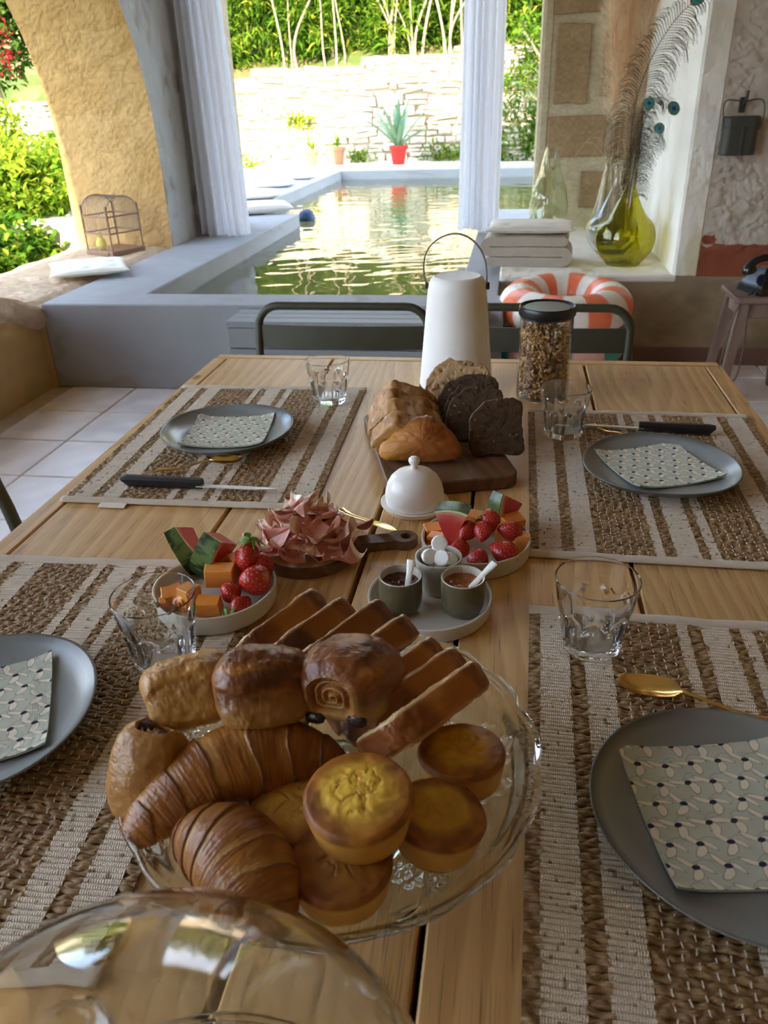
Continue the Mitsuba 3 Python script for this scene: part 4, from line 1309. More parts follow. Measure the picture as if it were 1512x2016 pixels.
def melon(key, M, dims, seed, label):
    g = np.random.default_rng(seed)
    lx, ly, lz = dims
    p_ = np.array([(sx * lx / 2 * (1 - .18 * g.random()), sy * ly / 2 * (1 - .2 * g.random()), sz * lz / 2 * (1 - .2 * g.random())) for sx in (-1, 1) for sy in (-1, 1) for sz in (-1, 1)])
    h = hull(p_)
    c = h.vertices.mean(0)
    b = .0016
    pts = []
    for v in h.vertices:
        pts += [v + (c - v) / np.linalg.norm(c - v) * b + e * b * .55 for e in np.vstack([np.eye(3), -np.eye(3)])]
    h = hull(pts)
    put(key, xf(h, M), 'm_semi', color=mixc((.70, .225, .030), (.74, .29, .06), g.random()), smooth=25)
    lab(key, label, 'melon', 'orange melon pieces')


def watermelon(key, M, R, arc, t, label, tip=.0, taper=0.0):
    """A wedge: sector of radius R, arc degrees, thickness t; the rind is the round side. Sector lies in xz, rind up."""
    a = np.radians(np.linspace(90 - arc / 2, 90 + arc / 2, 22))
    def sector(r0, r1):
        o = [(r1 * math.cos(q), r1 * math.sin(q)) for q in a]; i_ = [(r0 * math.cos(q), r0 * math.sin(q)) for q in a[::-1]] if r0 > 1e-6 else [(0, 0)]
        return Polygon(o + i_)
    def ex(P_, bev):
        m = extrude(P_.buffer(-bev).buffer(bev), t); m.apply_transform(np.array([[1, 0, 0, 0], [0, 0, -1, t / 2], [0, 1, 0, 0], [0, 0, 0, 1.0]]))
        if m.volume < 0: m.invert()
        m = m.subdivide().subdivide(); v = m.vertices; v[:, 1] *= 1 - taper * np.clip(.5 + .5 * v[:, 0] / (R * math.sin(math.radians(arc / 2))), 0, 1); m.vertices = v
        return m
    fl = ex(sector(tip, R - .0045), .0015)
    fl = displace(fl, lambda v: (nfbm(v * 260, 3, 2) - .5) * .0012)
    def fc(v, n_):
        r = np.hypot(v @ np.linalg.inv(M[:3, :3]).T @ np.array([1, 0, 0]) - np.linalg.inv(M[:3, :3])[0] @ M[:3, 3], v @ np.linalg.inv(M[:3, :3]).T @ np.array([0, 0, 1]) - np.linalg.inv(M[:3, :3])[2] @ M[:3, 3])
        c = mixc((.58, .055, .045), (.46, .030, .030), nfbm(v * 140, 3, 4))
        c = mixc(c, (.70, .32, .22), sst(R - .010, R - .0055, r) * .8)
        return c
    put(key + '__flesh', xf(fl, M), 'm_semi', color=fc, smooth=30)
    rd = ex(sector(R - .0042, R), .0006)
    Mi = np.linalg.inv(M)
    def rc(v, n_):
        q = v @ Mi[:3, :3].T + Mi[:3, 3]
        r = np.hypot(q[:, 0], q[:, 2]); an = np.arctan2(q[:, 2], q[:, 0])
        stripe = sst(.50, .60, nfbm(np.stack([an * 3, q[:, 1] * 110, 0 * an], 1) + 3 * nfbm(np.stack([an * 9, q[:, 1] * 90, 0 * an + 4], 1), 2, 3)[:, None] * .35, 3, 8))
        sk = mixc((.010, .028, .009), (.085, .14, .035), stripe)
        return mixc((.60, .66, .40), sk, sst(R - .0018, R - .0006, r))
    put(key + '__rind', xf(rd, M), 'm_semi', color=rc, smooth=30)
    lab(key + '__rind', 'striped green rind')
    lab(key, label, 'watermelon', None)


FZ = TZ + .0058 + .0043
# left dish: two wedges with the rind towards the camera
def face_rind(x, y, z, lean, turn, spin=0):
    """rind side turned to -y and stood upright, then leaned sideways."""
    return mv(x, y, z) @ rotm([0, 0, 1], turn) @ rotm([0, 1, 0], lean) @ rotm([1, 0, 0], 90) @ rotm([0, 0, 1], 90)


watermelon('watermelon_wedge', face_rind(-.376, .784, FZ + .034, -25, 20), .058, 70, .025, 'watermelon wedge leaning left in the left dish, striped rind in front', taper=.45)
watermelon('watermelon_wedge_001', face_rind(-.318, .772, FZ + .034, 24, -16), .056, 70, .028, 'watermelon wedge leaning right in the left dish, beside the strawberries', taper=.2)
DZ = TZ + .0043
watermelon('watermelon_wedge_002', mv(-.058, .848, DZ + .0010) @ rotm([0, 0, 1], -8) @ rotm([1, 0, 0], -4), .056, 44, .026, 'watermelon wedge showing its red flesh in the right dish, rind on top')
watermelon('watermelon_wedge_003', mv(.020, .915, DZ + .034) @ rotm([0, 0, 1], -42) @ rotm([1, 0, 0], 90) @ rotm([0, 0, 1], 90), .044, 70, .024, 'small watermelon wedge with mottled rind at the back of the right dish', taper=.3)
ML_ = [(-.318, .745, .014, (.030, .024, .026), 20, 'orange melon piece behind the others in the left dish'), (-.310, .712, .022, (.036, .024, .024), 8, 'orange melon piece lying across the middle of the left dish'), (-.306, .664, .013, (.028, .018, .022), 8, 'orange melon cube at the front of the left dish'), (-.330, .672, .016, (.020, .020, .032), -25, 'pointed orange melon piece behind the tumbler rim'), (-.352, .676, .013, (.026, .022, .020), 30, 'pale melon piece seen through the left tumbler'), (-.296, .738, .020, (.024, .02, .03), 50, 'orange melon piece below the capped strawberry'),
       (-.082, .862, .012, (.026, .02, .022), 20, 'orange melon piece left of the red watermelon in the right dish'), (-.076, .842, .012, (.024, .018, .018), -12, 'orange melon piece at the left rim of the right dish'), (.014, .880, .018, (.030, .022, .026), 35, 'orange melon piece at the back right of the right dish'), (.026, .846, .014, (.022, .02, .026), 10, 'orange melon piece at the right rim of the right dish'), (-.030, .890, .016, (.026, .02, .026), -20, 'orange melon piece between the two watermelon wedges'), (.008, .868, .012, (.026, .022, .022), 60, 'orange melon piece behind the right strawberries')]
for i, (x, y, z, d, rz, tx) in enumerate(ML_):
    key = 'melon_piece' + (f'_{i:03d}' if i else '')
    melon(key, mv(x, y, (FZ if i < 6 else DZ) + z) @ rotm([0, 0, 1], rz) @ rotm([1, 0, 0], (i * 37) % 25 - 12), d, i, tx)
SB = [(-.281, .728, .038, .034, -22, -18, True, 'strawberry with a leafy cap standing on top in the left dish'), (-.265, .732, .028, .030, 20, -60, False, 'strawberry behind the large ones in the left dish'), (-.266, .700, .028, .039, 60, 70, False, 'large glossy strawberry at the right of the left dish'), (-.290, .686, .021, .026, 96, 40, False, 'small strawberry lying on the melon in the left dish'), (-.272, .668, .015, .026, 100, -20, True, 'strawberry with a green tip at the front of the left dish'),
      (-.048, .820, .017, .026, 96, 130, False, 'strawberry at the left front of the right dish'), (-.024, .798, .018, .029, 78, 10, False, 'strawberry at the front of the right dish, behind the sugar cup'), (.006, .812, .020, .034, 100, 60, False, 'large strawberry at the right front of the right dish'), (-.020, .836, .034, .026, 62, 170, True, 'strawberry with dark leaves in the middle of the right dish'), (-.012, .850, .042, .026, 40, 200, False, 'strawberry on top of the heap in the right dish'), (.012, .846, .032, .028, 100, 100, False, 'strawberry behind the large one in the right dish'), (-.040, .842, .030, .027, 70, 150, False, 'strawberry beside the red watermelon in the right dish')]
for i, (x, y, z, s, tilt, rz, cx_, tx) in enumerate(SB):
    key = 'strawberry' + (f'_{i:03d}' if i else '')
    strawberry(key, mv(x, y, (FZ if i < 5 else DZ) + z - .003) @ rotm([0, 0, 1], rz) @ rotm([1, 0, 0], tilt), s, 11 + i, tx, cx_)
# ================================================================ cake stand
CX, CY, CR = -.116, .423, .153
PZ = .0600                                       # top of the flat centre above the table


scene['m_glass_pressed'] = {'type': 'dielectric', 'int_ior': 1.5, 'ext_ior': 1.0, 'specular_transmittance': {'type': 'rgb', 'value': [.975, .99, .97]}}


def cake_stand():
    g = np.random.default_rng(12)
    # vine relief on the plate, in metres on its plane
    segs = []
    def add(pts, w):
        P_ = smooth_path(pts, 26) if len(pts) > 2 else np.linspace(pts[0], pts[1], 8)
        segs.append(np.c_[P_, np.full(len(P_), w)])
    K = 8
    for i in range(K):
        b = i * 2 * PI / K + .2
        def pol(r, t): return np.array([r * math.cos(b + t), r * math.sin(b + t)])
        add([pol(.084, -.36), pol(.118, -.18), pol(.110, .02), pol(.092, .20), pol(.110, .42)], .0010)
        add([pol(.112, -.02), pol(.128, .06), pol(.132, .18), pol(.124, .24), pol(.120, .17)], .0009)
        add([pol(.100, .12), pol(.083, .05), pol(.078, -.08), pol(.086, -.12)], .0009)
        for r, t, s in ((.121, -.24, .0085), (.111, -.34, .0075)):                      # flowers: five-lobed outlines
            c = pol(r, t); a = np.linspace(0, 2 * PI, 44)
            rr = s * (1 + .22 * np.cos(5 * a + i))
            segs.append(np.c_[c[0] + rr * np.cos(a), c[1] + rr * np.sin(a), np.full(44, .0009)])
            a = np.linspace(0, 2 * PI, 12); segs.append(np.c_[c[0] + .0022 * np.cos(a), c[1] + .0022 * np.sin(a), np.full(12, .0009)])
        for r, t, an, L in ((.124, .02, .5, .013), (.118, .10, 2.1, .012), (.096, .24, .1, .013), (.102, .30, 2.4, .012), (.088, .0, 1.1, .011), (.129, -.08, 1.9, .010)):   # leaves
            c = pol(r, t); u = np.linspace(0, PI, 14)
            for sgn in (1, -1):
                q = np.stack([L * (1 - np.cos(u)) / 2, sgn * .0034 * np.sin(u)], 1)
                ca, sa = math.cos(b + t + an), math.sin(b + t + an)
                segs.append(np.c_[c[0] + q[:, 0] * ca - q[:, 1] * sa, c[1] + q[:, 0] * sa + q[:, 1] * ca, np.full(14, .0008)])
    P_ = np.vstack(segs)
    from scipy.spatial import cKDTree
    tree = cKDTree(P_[:, :2])
    n = 620
    rr = np.concatenate([np.linspace(0.002, .070, 12), np.linspace(.0716, .138, 60), [.140, .1425, .1448]])
    a = np.arange(n) * 2 * PI / n
    A, R_ = np.meshgrid(a, rr, indexing='ij')
    lob = np.cos(16 * A)
    z = PZ + .0002 * lob * 0 + .0125 * sst(.128, .1448, R_) ** 1.3
    d, _ = tree.query(np.stack([R_ * np.cos(A), R_ * np.sin(A)], -1).reshape(-1, 2))
    d = d.reshape(A.shape)
    z = z + .0017 * np.exp(-(d / .00105) ** 2) * sst(.072, .078, R_)
    top = np.stack([R_ * np.cos(A), R_ * np.sin(A), z], -1)
    # scalloped rim and underside
    rim = [(.1470, .0152, .6), (.1495, .0172, 1.5), (.1522, .0172, 1.6), (.1538, .0152, 1.6), (.1534, .0116, 1.5), (.1505, .0082, 1.0), (.1440, .0050, .3), (.136, .0005, 0), (.125, -.0045, 0), (.10, -.0056, 0), (.06, -.006, 0), (.036, -.0065, 0), (.026, -.009, 0), (.020, -.016, 0), (.018, -.026, 0), (.021, -.036, 0), (.030, -.045, 0), (.048, -.052, 0), (.056, -.0555, 0), (.0585, -.058, 0), (.058, -.0598, 0), (.052, -.0598, 0), (.030, -.052, 0), (.004, -.050, 0)]
    def ring(r, dz, k):
        q = (8 * a) % (2 * PI); cusp = np.abs(np.sin(8 * a)) 
        R2 = r * (1 + .010 * k * (cusp - .6)); Z2 = PZ + dz + .0011 * k * (cusp - .6)
        return np.stack([R2 * np.cos(a), R2 * np.sin(a), Z2], -1)
    bot = np.stack([ring(*q) for q in rim], 1)
    V = np.concatenate([top, bot], 1); m_ = V.shape[1]
    f = grid_faces(n, m_, wrap_n=True)
    base = n * m_; i = np.arange(n); j = (i + 1) % n
    f = np.vstack([f, np.stack([i * m_, j * m_, base + 0 * i], 1), np.stack([j * m_ + m_ - 1, i * m_ + m_ - 1, base + 1 + 0 * i], 1)])
    m = tm(np.vstack([V.reshape(-1, 3), [0, 0, PZ], [0, 0, PZ - .050]]), f)
    trimesh.repair.fix_normals(m)
    if m.volume < 0: m.invert()
    put('cake_stand', xf(m, mv(CX, CY, TZ)), 'm_glass_pressed', smooth=True)
    lab('cake_stand', 'clear pressed glass cake stand heaped with pastries', 'cake stand')


cake_stand()
SZ = TZ + PZ + .0012                               # resting height on the stand

BR0, BR1, BR2, PALE = (.205, .062, .011), (.082, .020, .005), (.37, .148, .028), (.54, .30, .085)
def _flake_bump(p, n, uv):
    return mikit.fbm(p.x * 150, p.y * 150, p.z * 150, 3) + .5 * mikit.noise(p.x * 520, p.y * 520, p.z * 520)


mat('m_pastry', rough=.36, spec=.4, bump=mikit.proc(_flake_bump, 4e-4), bscale=.0006, clearcoat=.20, clearcoat_gloss=.85)


def tf(m, M, key, bsdf, col, smooth=True):
    """Place a mesh; its colours are read in its own frame."""
    c = col(np.asarray(m.vertices), np.asarray(m.vertex_normals))
    mm = xf(m, M)
    put(key, mm, bsdf, color=lambda v, n: c, smooth=smooth)


# ---------------------------------------------------------------- croissants
def croissant(key, pts, rad, seed, label, turns=5.5, dark=0.0, amp=.085):
    g = np.random.default_rng(seed)
    n, k = 260, 64
    P_ = smooth_path(pts, n)
    t = np.linspace(0, 1, n)
    T_, A, B = frames(P_)
    env = np.sin(np.clip(.05 + .90 * t, 0, 1) * PI) ** .62
    th = np.arange(k) * 2 * PI / k
    TT, TH = np.meshgrid(t, th, indexing='ij')
    # layers wound from both ends to the middle: stepped ridges, slanted round the body
    s = np.abs(TT - .5) * 2
    ph = s * turns + .20 * np.sin(TH + seed) + .45 * nfbm(np.stack([np.cos(TH), np.sin(TH), TT * 6], -1), 2, seed)
    fr = ph - np.floor(ph)
    step = (1 - fr) ** 1.2
    R_ = rad * env[:, None] * (1 + .17 * (1 - s) * 0 + amp * (step - .5) * sst(.02, .2, s) + .05 * np.cos(2 * TH))
    R_ = R_ * (1 + .06 * (nfbm(np.stack([np.cos(TH) * 2, np.sin(TH) * 2, TT * 9], -1), 3, seed) - .5))
    fl = nfbm(np.stack([TT * 150, TH * 1.5, 0 * TT + seed], -1), 2, 3)
    R_ = R_ + rad * .024 * (fl - .5)
    V = P_[:, None] + R_[..., None] * (np.cos(TH)[..., None] * A[:, None] + np.sin(TH)[..., None] * B[:, None])
    V[..., 2] = np.maximum(V[..., 2], P_[:, None, 2] - rad * env[:, None] * .82)
    m = tm(np.vstack([V.reshape(-1, 3), P_[0], P_[-1]]), np.vstack([grid_faces(n, k, wrap_m=True), [[j, (j + 1) % k, n * k] for j in range(k)], [[(n - 1) * k + (j + 1) % k, (n - 1) * k + j, n * k + 1] for j in range(k)]]))
    trimesh.repair.fix_normals(m)
    if m.volume < 0: m.invert()
    fr_ = np.append(fr.ravel(), [.5, .5]); fl_ = np.append(fl.ravel(), [.5, .5]); ss = np.append(s.ravel(), [1, 1])

    def col(v, n_):
        q = nfbm(v * 55, 3, seed)
        c = mixc(BR2, BR0, sst(.25, .7, q * .6 + .4 * fl_))
        c = mixc(c, PALE, sst(.62, .95, fr_) * .55 * sst(.9, .4, ss))          # pale dough in the step
        c = mixc(c, BR1, sst(.26, .02, fr_) * .55)                                # browned edge of each layer
        c = mixc(c, BR1, sst(.50, .95, nfbm(v * 30 + 5, 2, 9)) * .5 + dark)
        return mixc(c, np.array(BR1) * .7, sst(.93, 1.0, ss) * .6)

    c = col(m.vertices, m.vertex_normals)
    put(key, m, 'm_pastry', color=lambda v, n_: c, smooth=True)
    lab(key, label, 'croissant', 'croissants on the cake stand')


croissant('croissant', [(-.229, .322, SZ + .017), (-.214, .343, SZ + .025), (-.187, .370, SZ + .032), (-.155, .390, SZ + .034), (-.128, .398, SZ + .030), (-.104, .398, SZ + .022)], .0275, 3, 'large golden croissant at the left of the cake stand', turns=3.3, amp=.075)
croissant('croissant_001', [(-.198, .334, SZ + .014), (-.178, .326, SZ + .022), (-.151, .311, SZ + .026), (-.130, .291, SZ + .023), (-.114, .274, SZ + .015)], .0285, 8, 'darker croissant at the front of the cake stand, nearest the dome', turns=3.6, dark=.16, amp=.06)


# ---------------------------------------------------------------- chocolate rolls
def roll(key, M, w, l, h, seed, label, tone=0.0, pale=0.0, end_pale=.6, choc=((-.20, .12), (.20, -.06))):
    """Rolled pastry: axis along x (length l), flattened spiral section w deep and h tall; ends show the coil and two chocolate sticks."""
    n, k = 110, 120
    x = np.linspace(-1, 1, n); th = np.arange(k) * 2 * PI / k
    X, TH = np.meshgrid(x, th, indexing='ij')
    e = np.where(np.sin(TH) > 0, .82, .50)
    cy = np.sign(np.cos(TH)) * np.abs(np.cos(TH)) ** e; cz = np.sign(np.sin(TH)) * np.abs(np.sin(TH)) ** e * np.where(np.sin(TH) > 0, 1.18, .82)
    prof = np.clip(1 - np.abs(X) ** 5, 0, 1) ** .6
    belly = 1 + .12 * (1 - X ** 2) + .035 * np.sin(X * 3 + seed)
    # lap of dough: the outer turn ends in a step that wanders down one side
    edge_ = 2.75 + .22 * np.sin(X * 2.2 + seed) + .16 * nfbm(np.stack([X * 4, 0 * X, 0 * X + seed], -1), 2, seed)
    lap = .085 * sst(edge_ + .06, edge_ - .06, TH) * sst(-.2, .5, TH)
    q = np.stack([X * l * 30, cy * w * 30, cz * h * 30], -1)
    flake = nfbm(q * np.array([5.0, 2.6, 2.6]) + seed, 4, seed) - .5
    wr = nfbm(q * np.array([1.1, 2.2, 2.2]) + 2 * seed, 3, seed + 3) - .5
    Rm = belly * (1 + lap + .14 * wr + .060 * flake)
    Y = w / 2 * cy * Rm * (.62 + .38 * prof); Z = h / 2 * cz * Rm * (.62 + .38 * prof)
    Xp = l / 2 * X * (1 + .04 * np.sin(TH * 2 + seed) * np.abs(X) ** 3 + .05 * np.sin(TH) * np.abs(X) ** 3)
    V = np.stack([Xp, Y, Z], -1)
    base = n * k
    allv = [V.reshape(-1, 3)]; fs = [grid_faces(n, k, wrap_m=True)]
    tag = [np.stack([np.abs(X).ravel(), 0 * X.ravel()], 1)]
    off = base
    rs = np.concatenate([[.96, .90], np.linspace(.84, .03, 22)]); nr = len(rs) + 1
    for sgn, row in ((-1, 0), (1, n - 1)):
        ed = V[row]
        c0 = ed.mean(0)
        ring = []
        for r in rs:
            P_ = c0 + (ed - c0) * r
            coil = np.sin((r * 3.4 + sgn * th / (2 * PI)) * 2 * PI)
            P_[:, 0] -= sgn * (.0046 * sst(1.0, .80, r) * (.6 + .4 * r) - .0016 * coil * sst(.95, .8, r))
            ring.append(P_)
        rv = np.stack(ring, 1)
        V2 = np.concatenate([ed[:, None], rv], 1)
        f = grid_faces(k, nr, wrap_n=True)
        cc = rv[:, -1].mean(0)
        vv = np.vstack([V2.reshape(-1, 3), cc])
        f = np.vstack([f, [[j * nr + nr - 1, ((j + 1) % k) * nr + nr - 1, k * nr] for j in range(k)]])
        if sgn > 0: f = f[:, ::-1]
        allv.append(vv); fs.append(f + off); off += len(vv)
        R1 = np.concatenate([np.tile(np.concatenate([[1], rs]), k), [0]])
        A1 = np.concatenate([np.repeat(th, nr), [0]])
        coil = np.sin((R1 * 3.4 + sgn * A1 / (2 * PI)) * 2 * PI)
        tag.append(np.stack([0 * R1 + 1.0, np.where(R1 > .93, .001, .10 + .5 * (coil + 1))], 1))
    m = tm(np.vstack(allv), np.vstack(fs)); tags = np.vstack(tag)
    if m.volume < 0: m.invert()
    trimesh.repair.fix_normals(m)

    def col(v, n_):
        q_ = v * 60
        b = nfbm(q_ + seed, 4, seed)
        up = v[:, 2] / (h / 2)
        c = mixc(BR0, BR1, sst(.35, .75, b) * .8 + tone)
        c = mixc(c, BR2, sst(.55, .80, nfbm(q_ * np.array([.5, 1.6, 1.6]) + 9, 3, 4)) * .75)
        c = mixc(c, PALE, np.clip(sst(.25, -.65, up) * .55 + pale, 0, 1) * (.6 + .5 * b))
        c = mixc(c, mixc(PALE, BR2, sst(.4, .6, nfbm(q_ * 2, 2, 2)) ), sst(.97, 1.0, tags[:, 0]) * end_pale)
        return mixc(c, BR0, (tags[:, 1] > .05) * sst(.75, .2, tags[:, 1]) * .7)

    tf(m, M, key + '__dough', 'm_pastry', col)
    g = np.random.default_rng(seed)
    i = 0
    for sx in (-1, 1):
        for cyy, czz in choc:
            ch = displace(blob(1, 3), lambda v: (nfbm(v * 2.4 + i, 3, seed) - .5) * .5)
            ch.apply_transform(sc(.0032, .0074, .0050) @ rotm([1, 0, 0], 20 + 50 * i))
            tf(ch, M @ mv(sx * (l / 2 - .0030), cyy * w, czz * h), key + '__chocolate' + (f'_{i:03d}' if i else ''), 'm_semi', lambda v, n_: mixc((.030, .016, .014), (.014, .008, .008), nfbm(v * 300, 2)))
            if i == 0: lab(key + '__chocolate', 'dark chocolate stick end')
            i += 1
    lab(key, label, 'chocolate roll', 'chocolate rolls on the cake stand')


# hidden lower layer supports: the rolls rest on the slices and on each other
roll('chocolate_roll', pose(-.221, .424, SZ + .050, 20, -34, -8), .054, .062, .046, 5, 'pale golden chocolate roll at the back left, below the tumbler', tone=-.3, pale=.55, choc=((.1, -.28), (-.24, -.1)))
roll('chocolate_roll_001', pose(-.1640, .4230, SZ + .060, 20, -34, 4), .060, .066, .050, 9, 'deep brown glossy chocolate roll between the pale one and the top one', tone=.30)
roll('chocolate_roll_002', pose(-.1010, .4350, SZ + .066, 76, -8, 14), .060, .064, .046, 14, 'large flaky chocolate roll on top of the heap, its coil facing the camera', tone=.16, end_pale=.35, choc=((-.30, -.27), (.26, -.33)))
roll('chocolate_roll_003', mv(-.2330, .3690, SZ + .030) @ rotm([0, 0, 1], 68) @ rotm([0, 1, 0], -66) @ rotm([1, 0, 0], 10), .044, .066, .036, 21, 'pale chocolate roll standing on end at the left rim, chocolate ends up', tone=-.2, pale=.45, end_pale=.9, choc=((-.2, .12), (.22, -.02)))


# ---------------------------------------------------------------- brioche slices
def brioche(key, M, w, h, t, seed, label, dark):
    """Loaf slice standing on its foot: w along x, h up, t along y. Crust all round, crumb on the faces."""
    n = 96
    a = np.linspace(0, 2 * PI, n, endpoint=False) - PI / 2
    e = .34
    px = w / 2 * np.sign(np.cos(a)) * np.abs(np.cos(a)) ** e
    pz = h / 2 + h / 2 * np.sign(np.sin(a)) * np.abs(np.sin(a)) ** e
    pz = pz + .10 * h * np.clip(np.sin(a), 0, 1) * (1 - (2 * px / w) ** 2) 
    wob = nfbm(np.stack([px * 50, pz * 50, 0 * px + seed], 1), 3, seed) - .5
    px = px * (1 + .05 * wob); pz = pz * (1 + .05 * wob)
    cz = h * .5
    prof = [(0.0, -.5), (.3, -.5), (.6, -.5), (.85, -.5), (.93, -.49), (.97, -.43), (.99, -.32), (1.0, -.14), (1.0, .14), (.99, .32), (.97, .43), (.93, .49), (.85, .5), (.6, .5), (.3, .5), (0.0, .5)]
    V = np.zeros((n, len(prof), 3))
    for j, (s, y) in enumerate(prof):
        V[:, j, 0] = px * s; V[:, j, 1] = y * t; V[:, j, 2] = cz + (pz - cz) * s
    m = tm(V.reshape(-1, 3), grid_faces(n, len(prof), wrap_n=True)); m.merge_vertices(); m.update_faces(m.nondegenerate_faces()); trimesh.repair.fix_normals(m)
    if m.volume < 0: m.invert()
    m = m.subdivide().subdivide()
    v = m.vertices
    m = displace(m, lambda v: (nfbm(v * 240 + seed, 3, seed) - .5) * .0016 + (nfbm(v * 45 + seed, 3, seed) - .5) * .0055)
    side = np.maximum(np.abs(v[:, 0]) / (w / 2), np.abs(v[:, 2] - cz) / (h / 2))

    def col(v, n_):
        e_ = np.maximum(sst(.75, .35, np.abs(n_[:, 1])), sst(.925, .965, side))
        q = nfbm(v * 45 + seed, 4, seed)
        cr = mixc((.190, .050, .010), (.080, .020, .006), sst(.3, .7, q) * .8 + dark)
        cr = mixc(cr, (.34, .115, .019), sst(.48, .68, nfbm(v * 30 + 3, 3, 5)) * .8 * (1 - dark))
        cr = mixc(cr, (.55, .32, .12), sst(.36, .48, np.abs(v[:, 1]) / t) * .5)
        sug = sst(.80, .86, nnoise(v * 420, 3)) * sst(.38, .46, np.abs(v[:, 1]) / t)
        cr = mixc(cr, (.75, .55, .33), sug * .8)
        cb = mixc((.78, .61, .35), (.66, .46, .215), nfbm(v * 160, 3, 2))
        return mixc(cb, cr, e_)

    tf(m, M, key, 'm_pastry', col)
    lab(key, label, 'brioche slice', 'brioche slices on the cake stand')


BS = [(-.168, .510, 63, .05), (-.142, .503, 61, .35), (-.113, .503, 59, .50), (-.089, .487, 57, .30), (-.066, .458, 55, -.15), (-.049, .443, 54, -.2), (-.033, .421, 53, -.25)]
BT = ['brioche slice at the far left of the fan, nearest the ham board', 'second brioche slice of the fan, counted from the left', 'third brioche slice of the fan, with a crackled dark crust', 'fourth brioche slice of the fan, right behind the top chocolate roll', 'fifth brioche slice of the fan, orange brown', 'brioche slice next to last at the right, pale crumb edge showing', 'frontmost brioche slice at the right, leaning over the small cakes']
for i, (x, y, rz, dk) in enumerate(BS):
    # (x, y): middle of the crust on top; the slices lean over towards the right
    le, hh = 40, .060
    q = math.radians(rz)
    sx, sy = math.sin(q), -math.cos(q)
    zt = .0635 - .0008 * i + (0, 0, 0, 0, .001, .006, .011)[i]
    px_, py_ = x - hh * math.sin(math.radians(le)) * sx, y - hh * math.sin(math.radians(le)) * sy
    brioche('brioche_slice' + (f'_{i:03d}' if i else ''), mv(px_, py_, SZ + zt - hh * math.cos(math.radians(le)) - .001) @ rotm([0, 0, 1], rz) @ rotm([1, 0, 0], le), .100, hh, .0235, 70 + i, BT[i], dk)


# ---------------------------------------------------------------- small round cakes
def small_cake(key, M, r, h, seed, label, brown):
    n = 96
    rr = np.concatenate([np.linspace(0, .86, 30), [.90, .94, .97, .99, 1.0]])
    a = np.arange(n) * 2 * PI / n
    A, Rr = np.meshgrid(a, rr, indexing='ij')
    q = np.stack([Rr * np.cos(A) * 5, Rr * np.sin(A) * 5, 0 * A + seed], -1)
    crack = np.abs(nfbm(q * .75 + 2 * seed, 3, seed) - .5)
    cen = sst(.72, .40, Rr + .25 * (nfbm(q * .5, 2, seed + 4) - .5))
    z = h + .10 * h * (1 - Rr ** 2) + .0016 * (nfbm(q * 1.6, 3, seed) - .5) + cen * (.0008 + .0018 * (nfbm(q * .9 + 3, 3, seed + 8) - .5) - .0009 * sst(.06, .0, crack)) - .003 * sst(.95, 1, Rr)
    top = np.stack([r * Rr * np.cos(A), r * Rr * np.sin(A), z], -1)
    sp = [(1.005, h * .88), (1.0, h * .80), (.985, h * .74), (.96, h * .55), (.92, h * .30), (.885, h * .08), (.85, 0), (.4, 0), (.02, 0)]
    sd = np.stack([np.stack([r * k_ * np.cos(a), r * k_ * np.sin(a), 0 * a + z_], -1) for k_, z_ in sp], 1)
    V = np.concatenate([top, sd], 1); m_ = V.shape[1]
    m = tm(V.reshape(-1, 3), grid_faces(n, m_, wrap_n=True)); m.merge_vertices(); m.update_faces(m.nondegenerate_faces()); trimesh.repair.fix_normals(m)
    if m.volume < 0: m.invert()

    def col(v, n_):
        rd = np.hypot(v[:, 0], v[:, 1]) / r
        q = np.stack([v[:, 0] / r * 5, v[:, 1] / r * 5, 0 * rd + seed], 1)
        cenc = sst(.84, .48, rd + .30 * (nfbm(q * .5, 2, seed + 4) - .5) * 2 * .6) * (1 - brown)
        b = nfbm(v * 95 + seed, 4, seed)
        c = mixc((.34, .120, .016), (.17, .048, .008), sst(.3, .7, b) + brown * .45)
        c = mixc(c, (.45, .20, .025), sst(.5, .75, nfbm(v * 40 + 8, 3, 3)) * .6 * (1 - brown))
        yel = mixc((.78, .50, .06), (.58, .30, .03), nfbm(v * 210, 3, 6))
        c = mixc(c, yel, cenc)
        c = mixc(c, (.15, .042, .010), sst(.06, .0, np.abs(rd - .985)) * sst(.4, .6, nfbm(v * 120, 2, 7)) * .7)
        side = sst(.45, .1, n_[:, 2]) * sst(h * .86, h * .78, v[:, 2])
        return mixc(c, mixc((.50, .27, .055), (.37, .17, .03), b), side)

    tf(m, M, key, 'm_satin', col)
    lab(key, label, 'small cake', 'round cakes on the cake stand')


small_cake('small_cake', pose(-.0790, .3440, SZ + .0290, 10, 4, -2), .0345, .030, 3, 'round cake on top, broad yellow cracked centre', .0)
small_cake('small_cake_001', pose(-.0335, .3620, SZ + .0004, 80, 5, 5), .0315, .0255, 9, 'round cake at the right, below the frontmost brioche slice, amber top', .35)
small_cake('small_cake_002', pose(-.0190, .4180, SZ + .0004, 140, 3, 6), .0315, .0255, 17, 'round cake at the far right of the stand, yellow streak in its crust', .15)
small_cake('small_cake_003', pose(-.0880, .3190, SZ + .0002, 200, 0, 0), .0325, .0260, 23, 'dark topped round cake at the front of the stand', .85)
small_cake('small_cake_004', pose(-.1270, .3560, SZ + .0002, 250, 0, 0), .0315, .0255, 29, 'round cake in the shade behind the large croissant', .6)


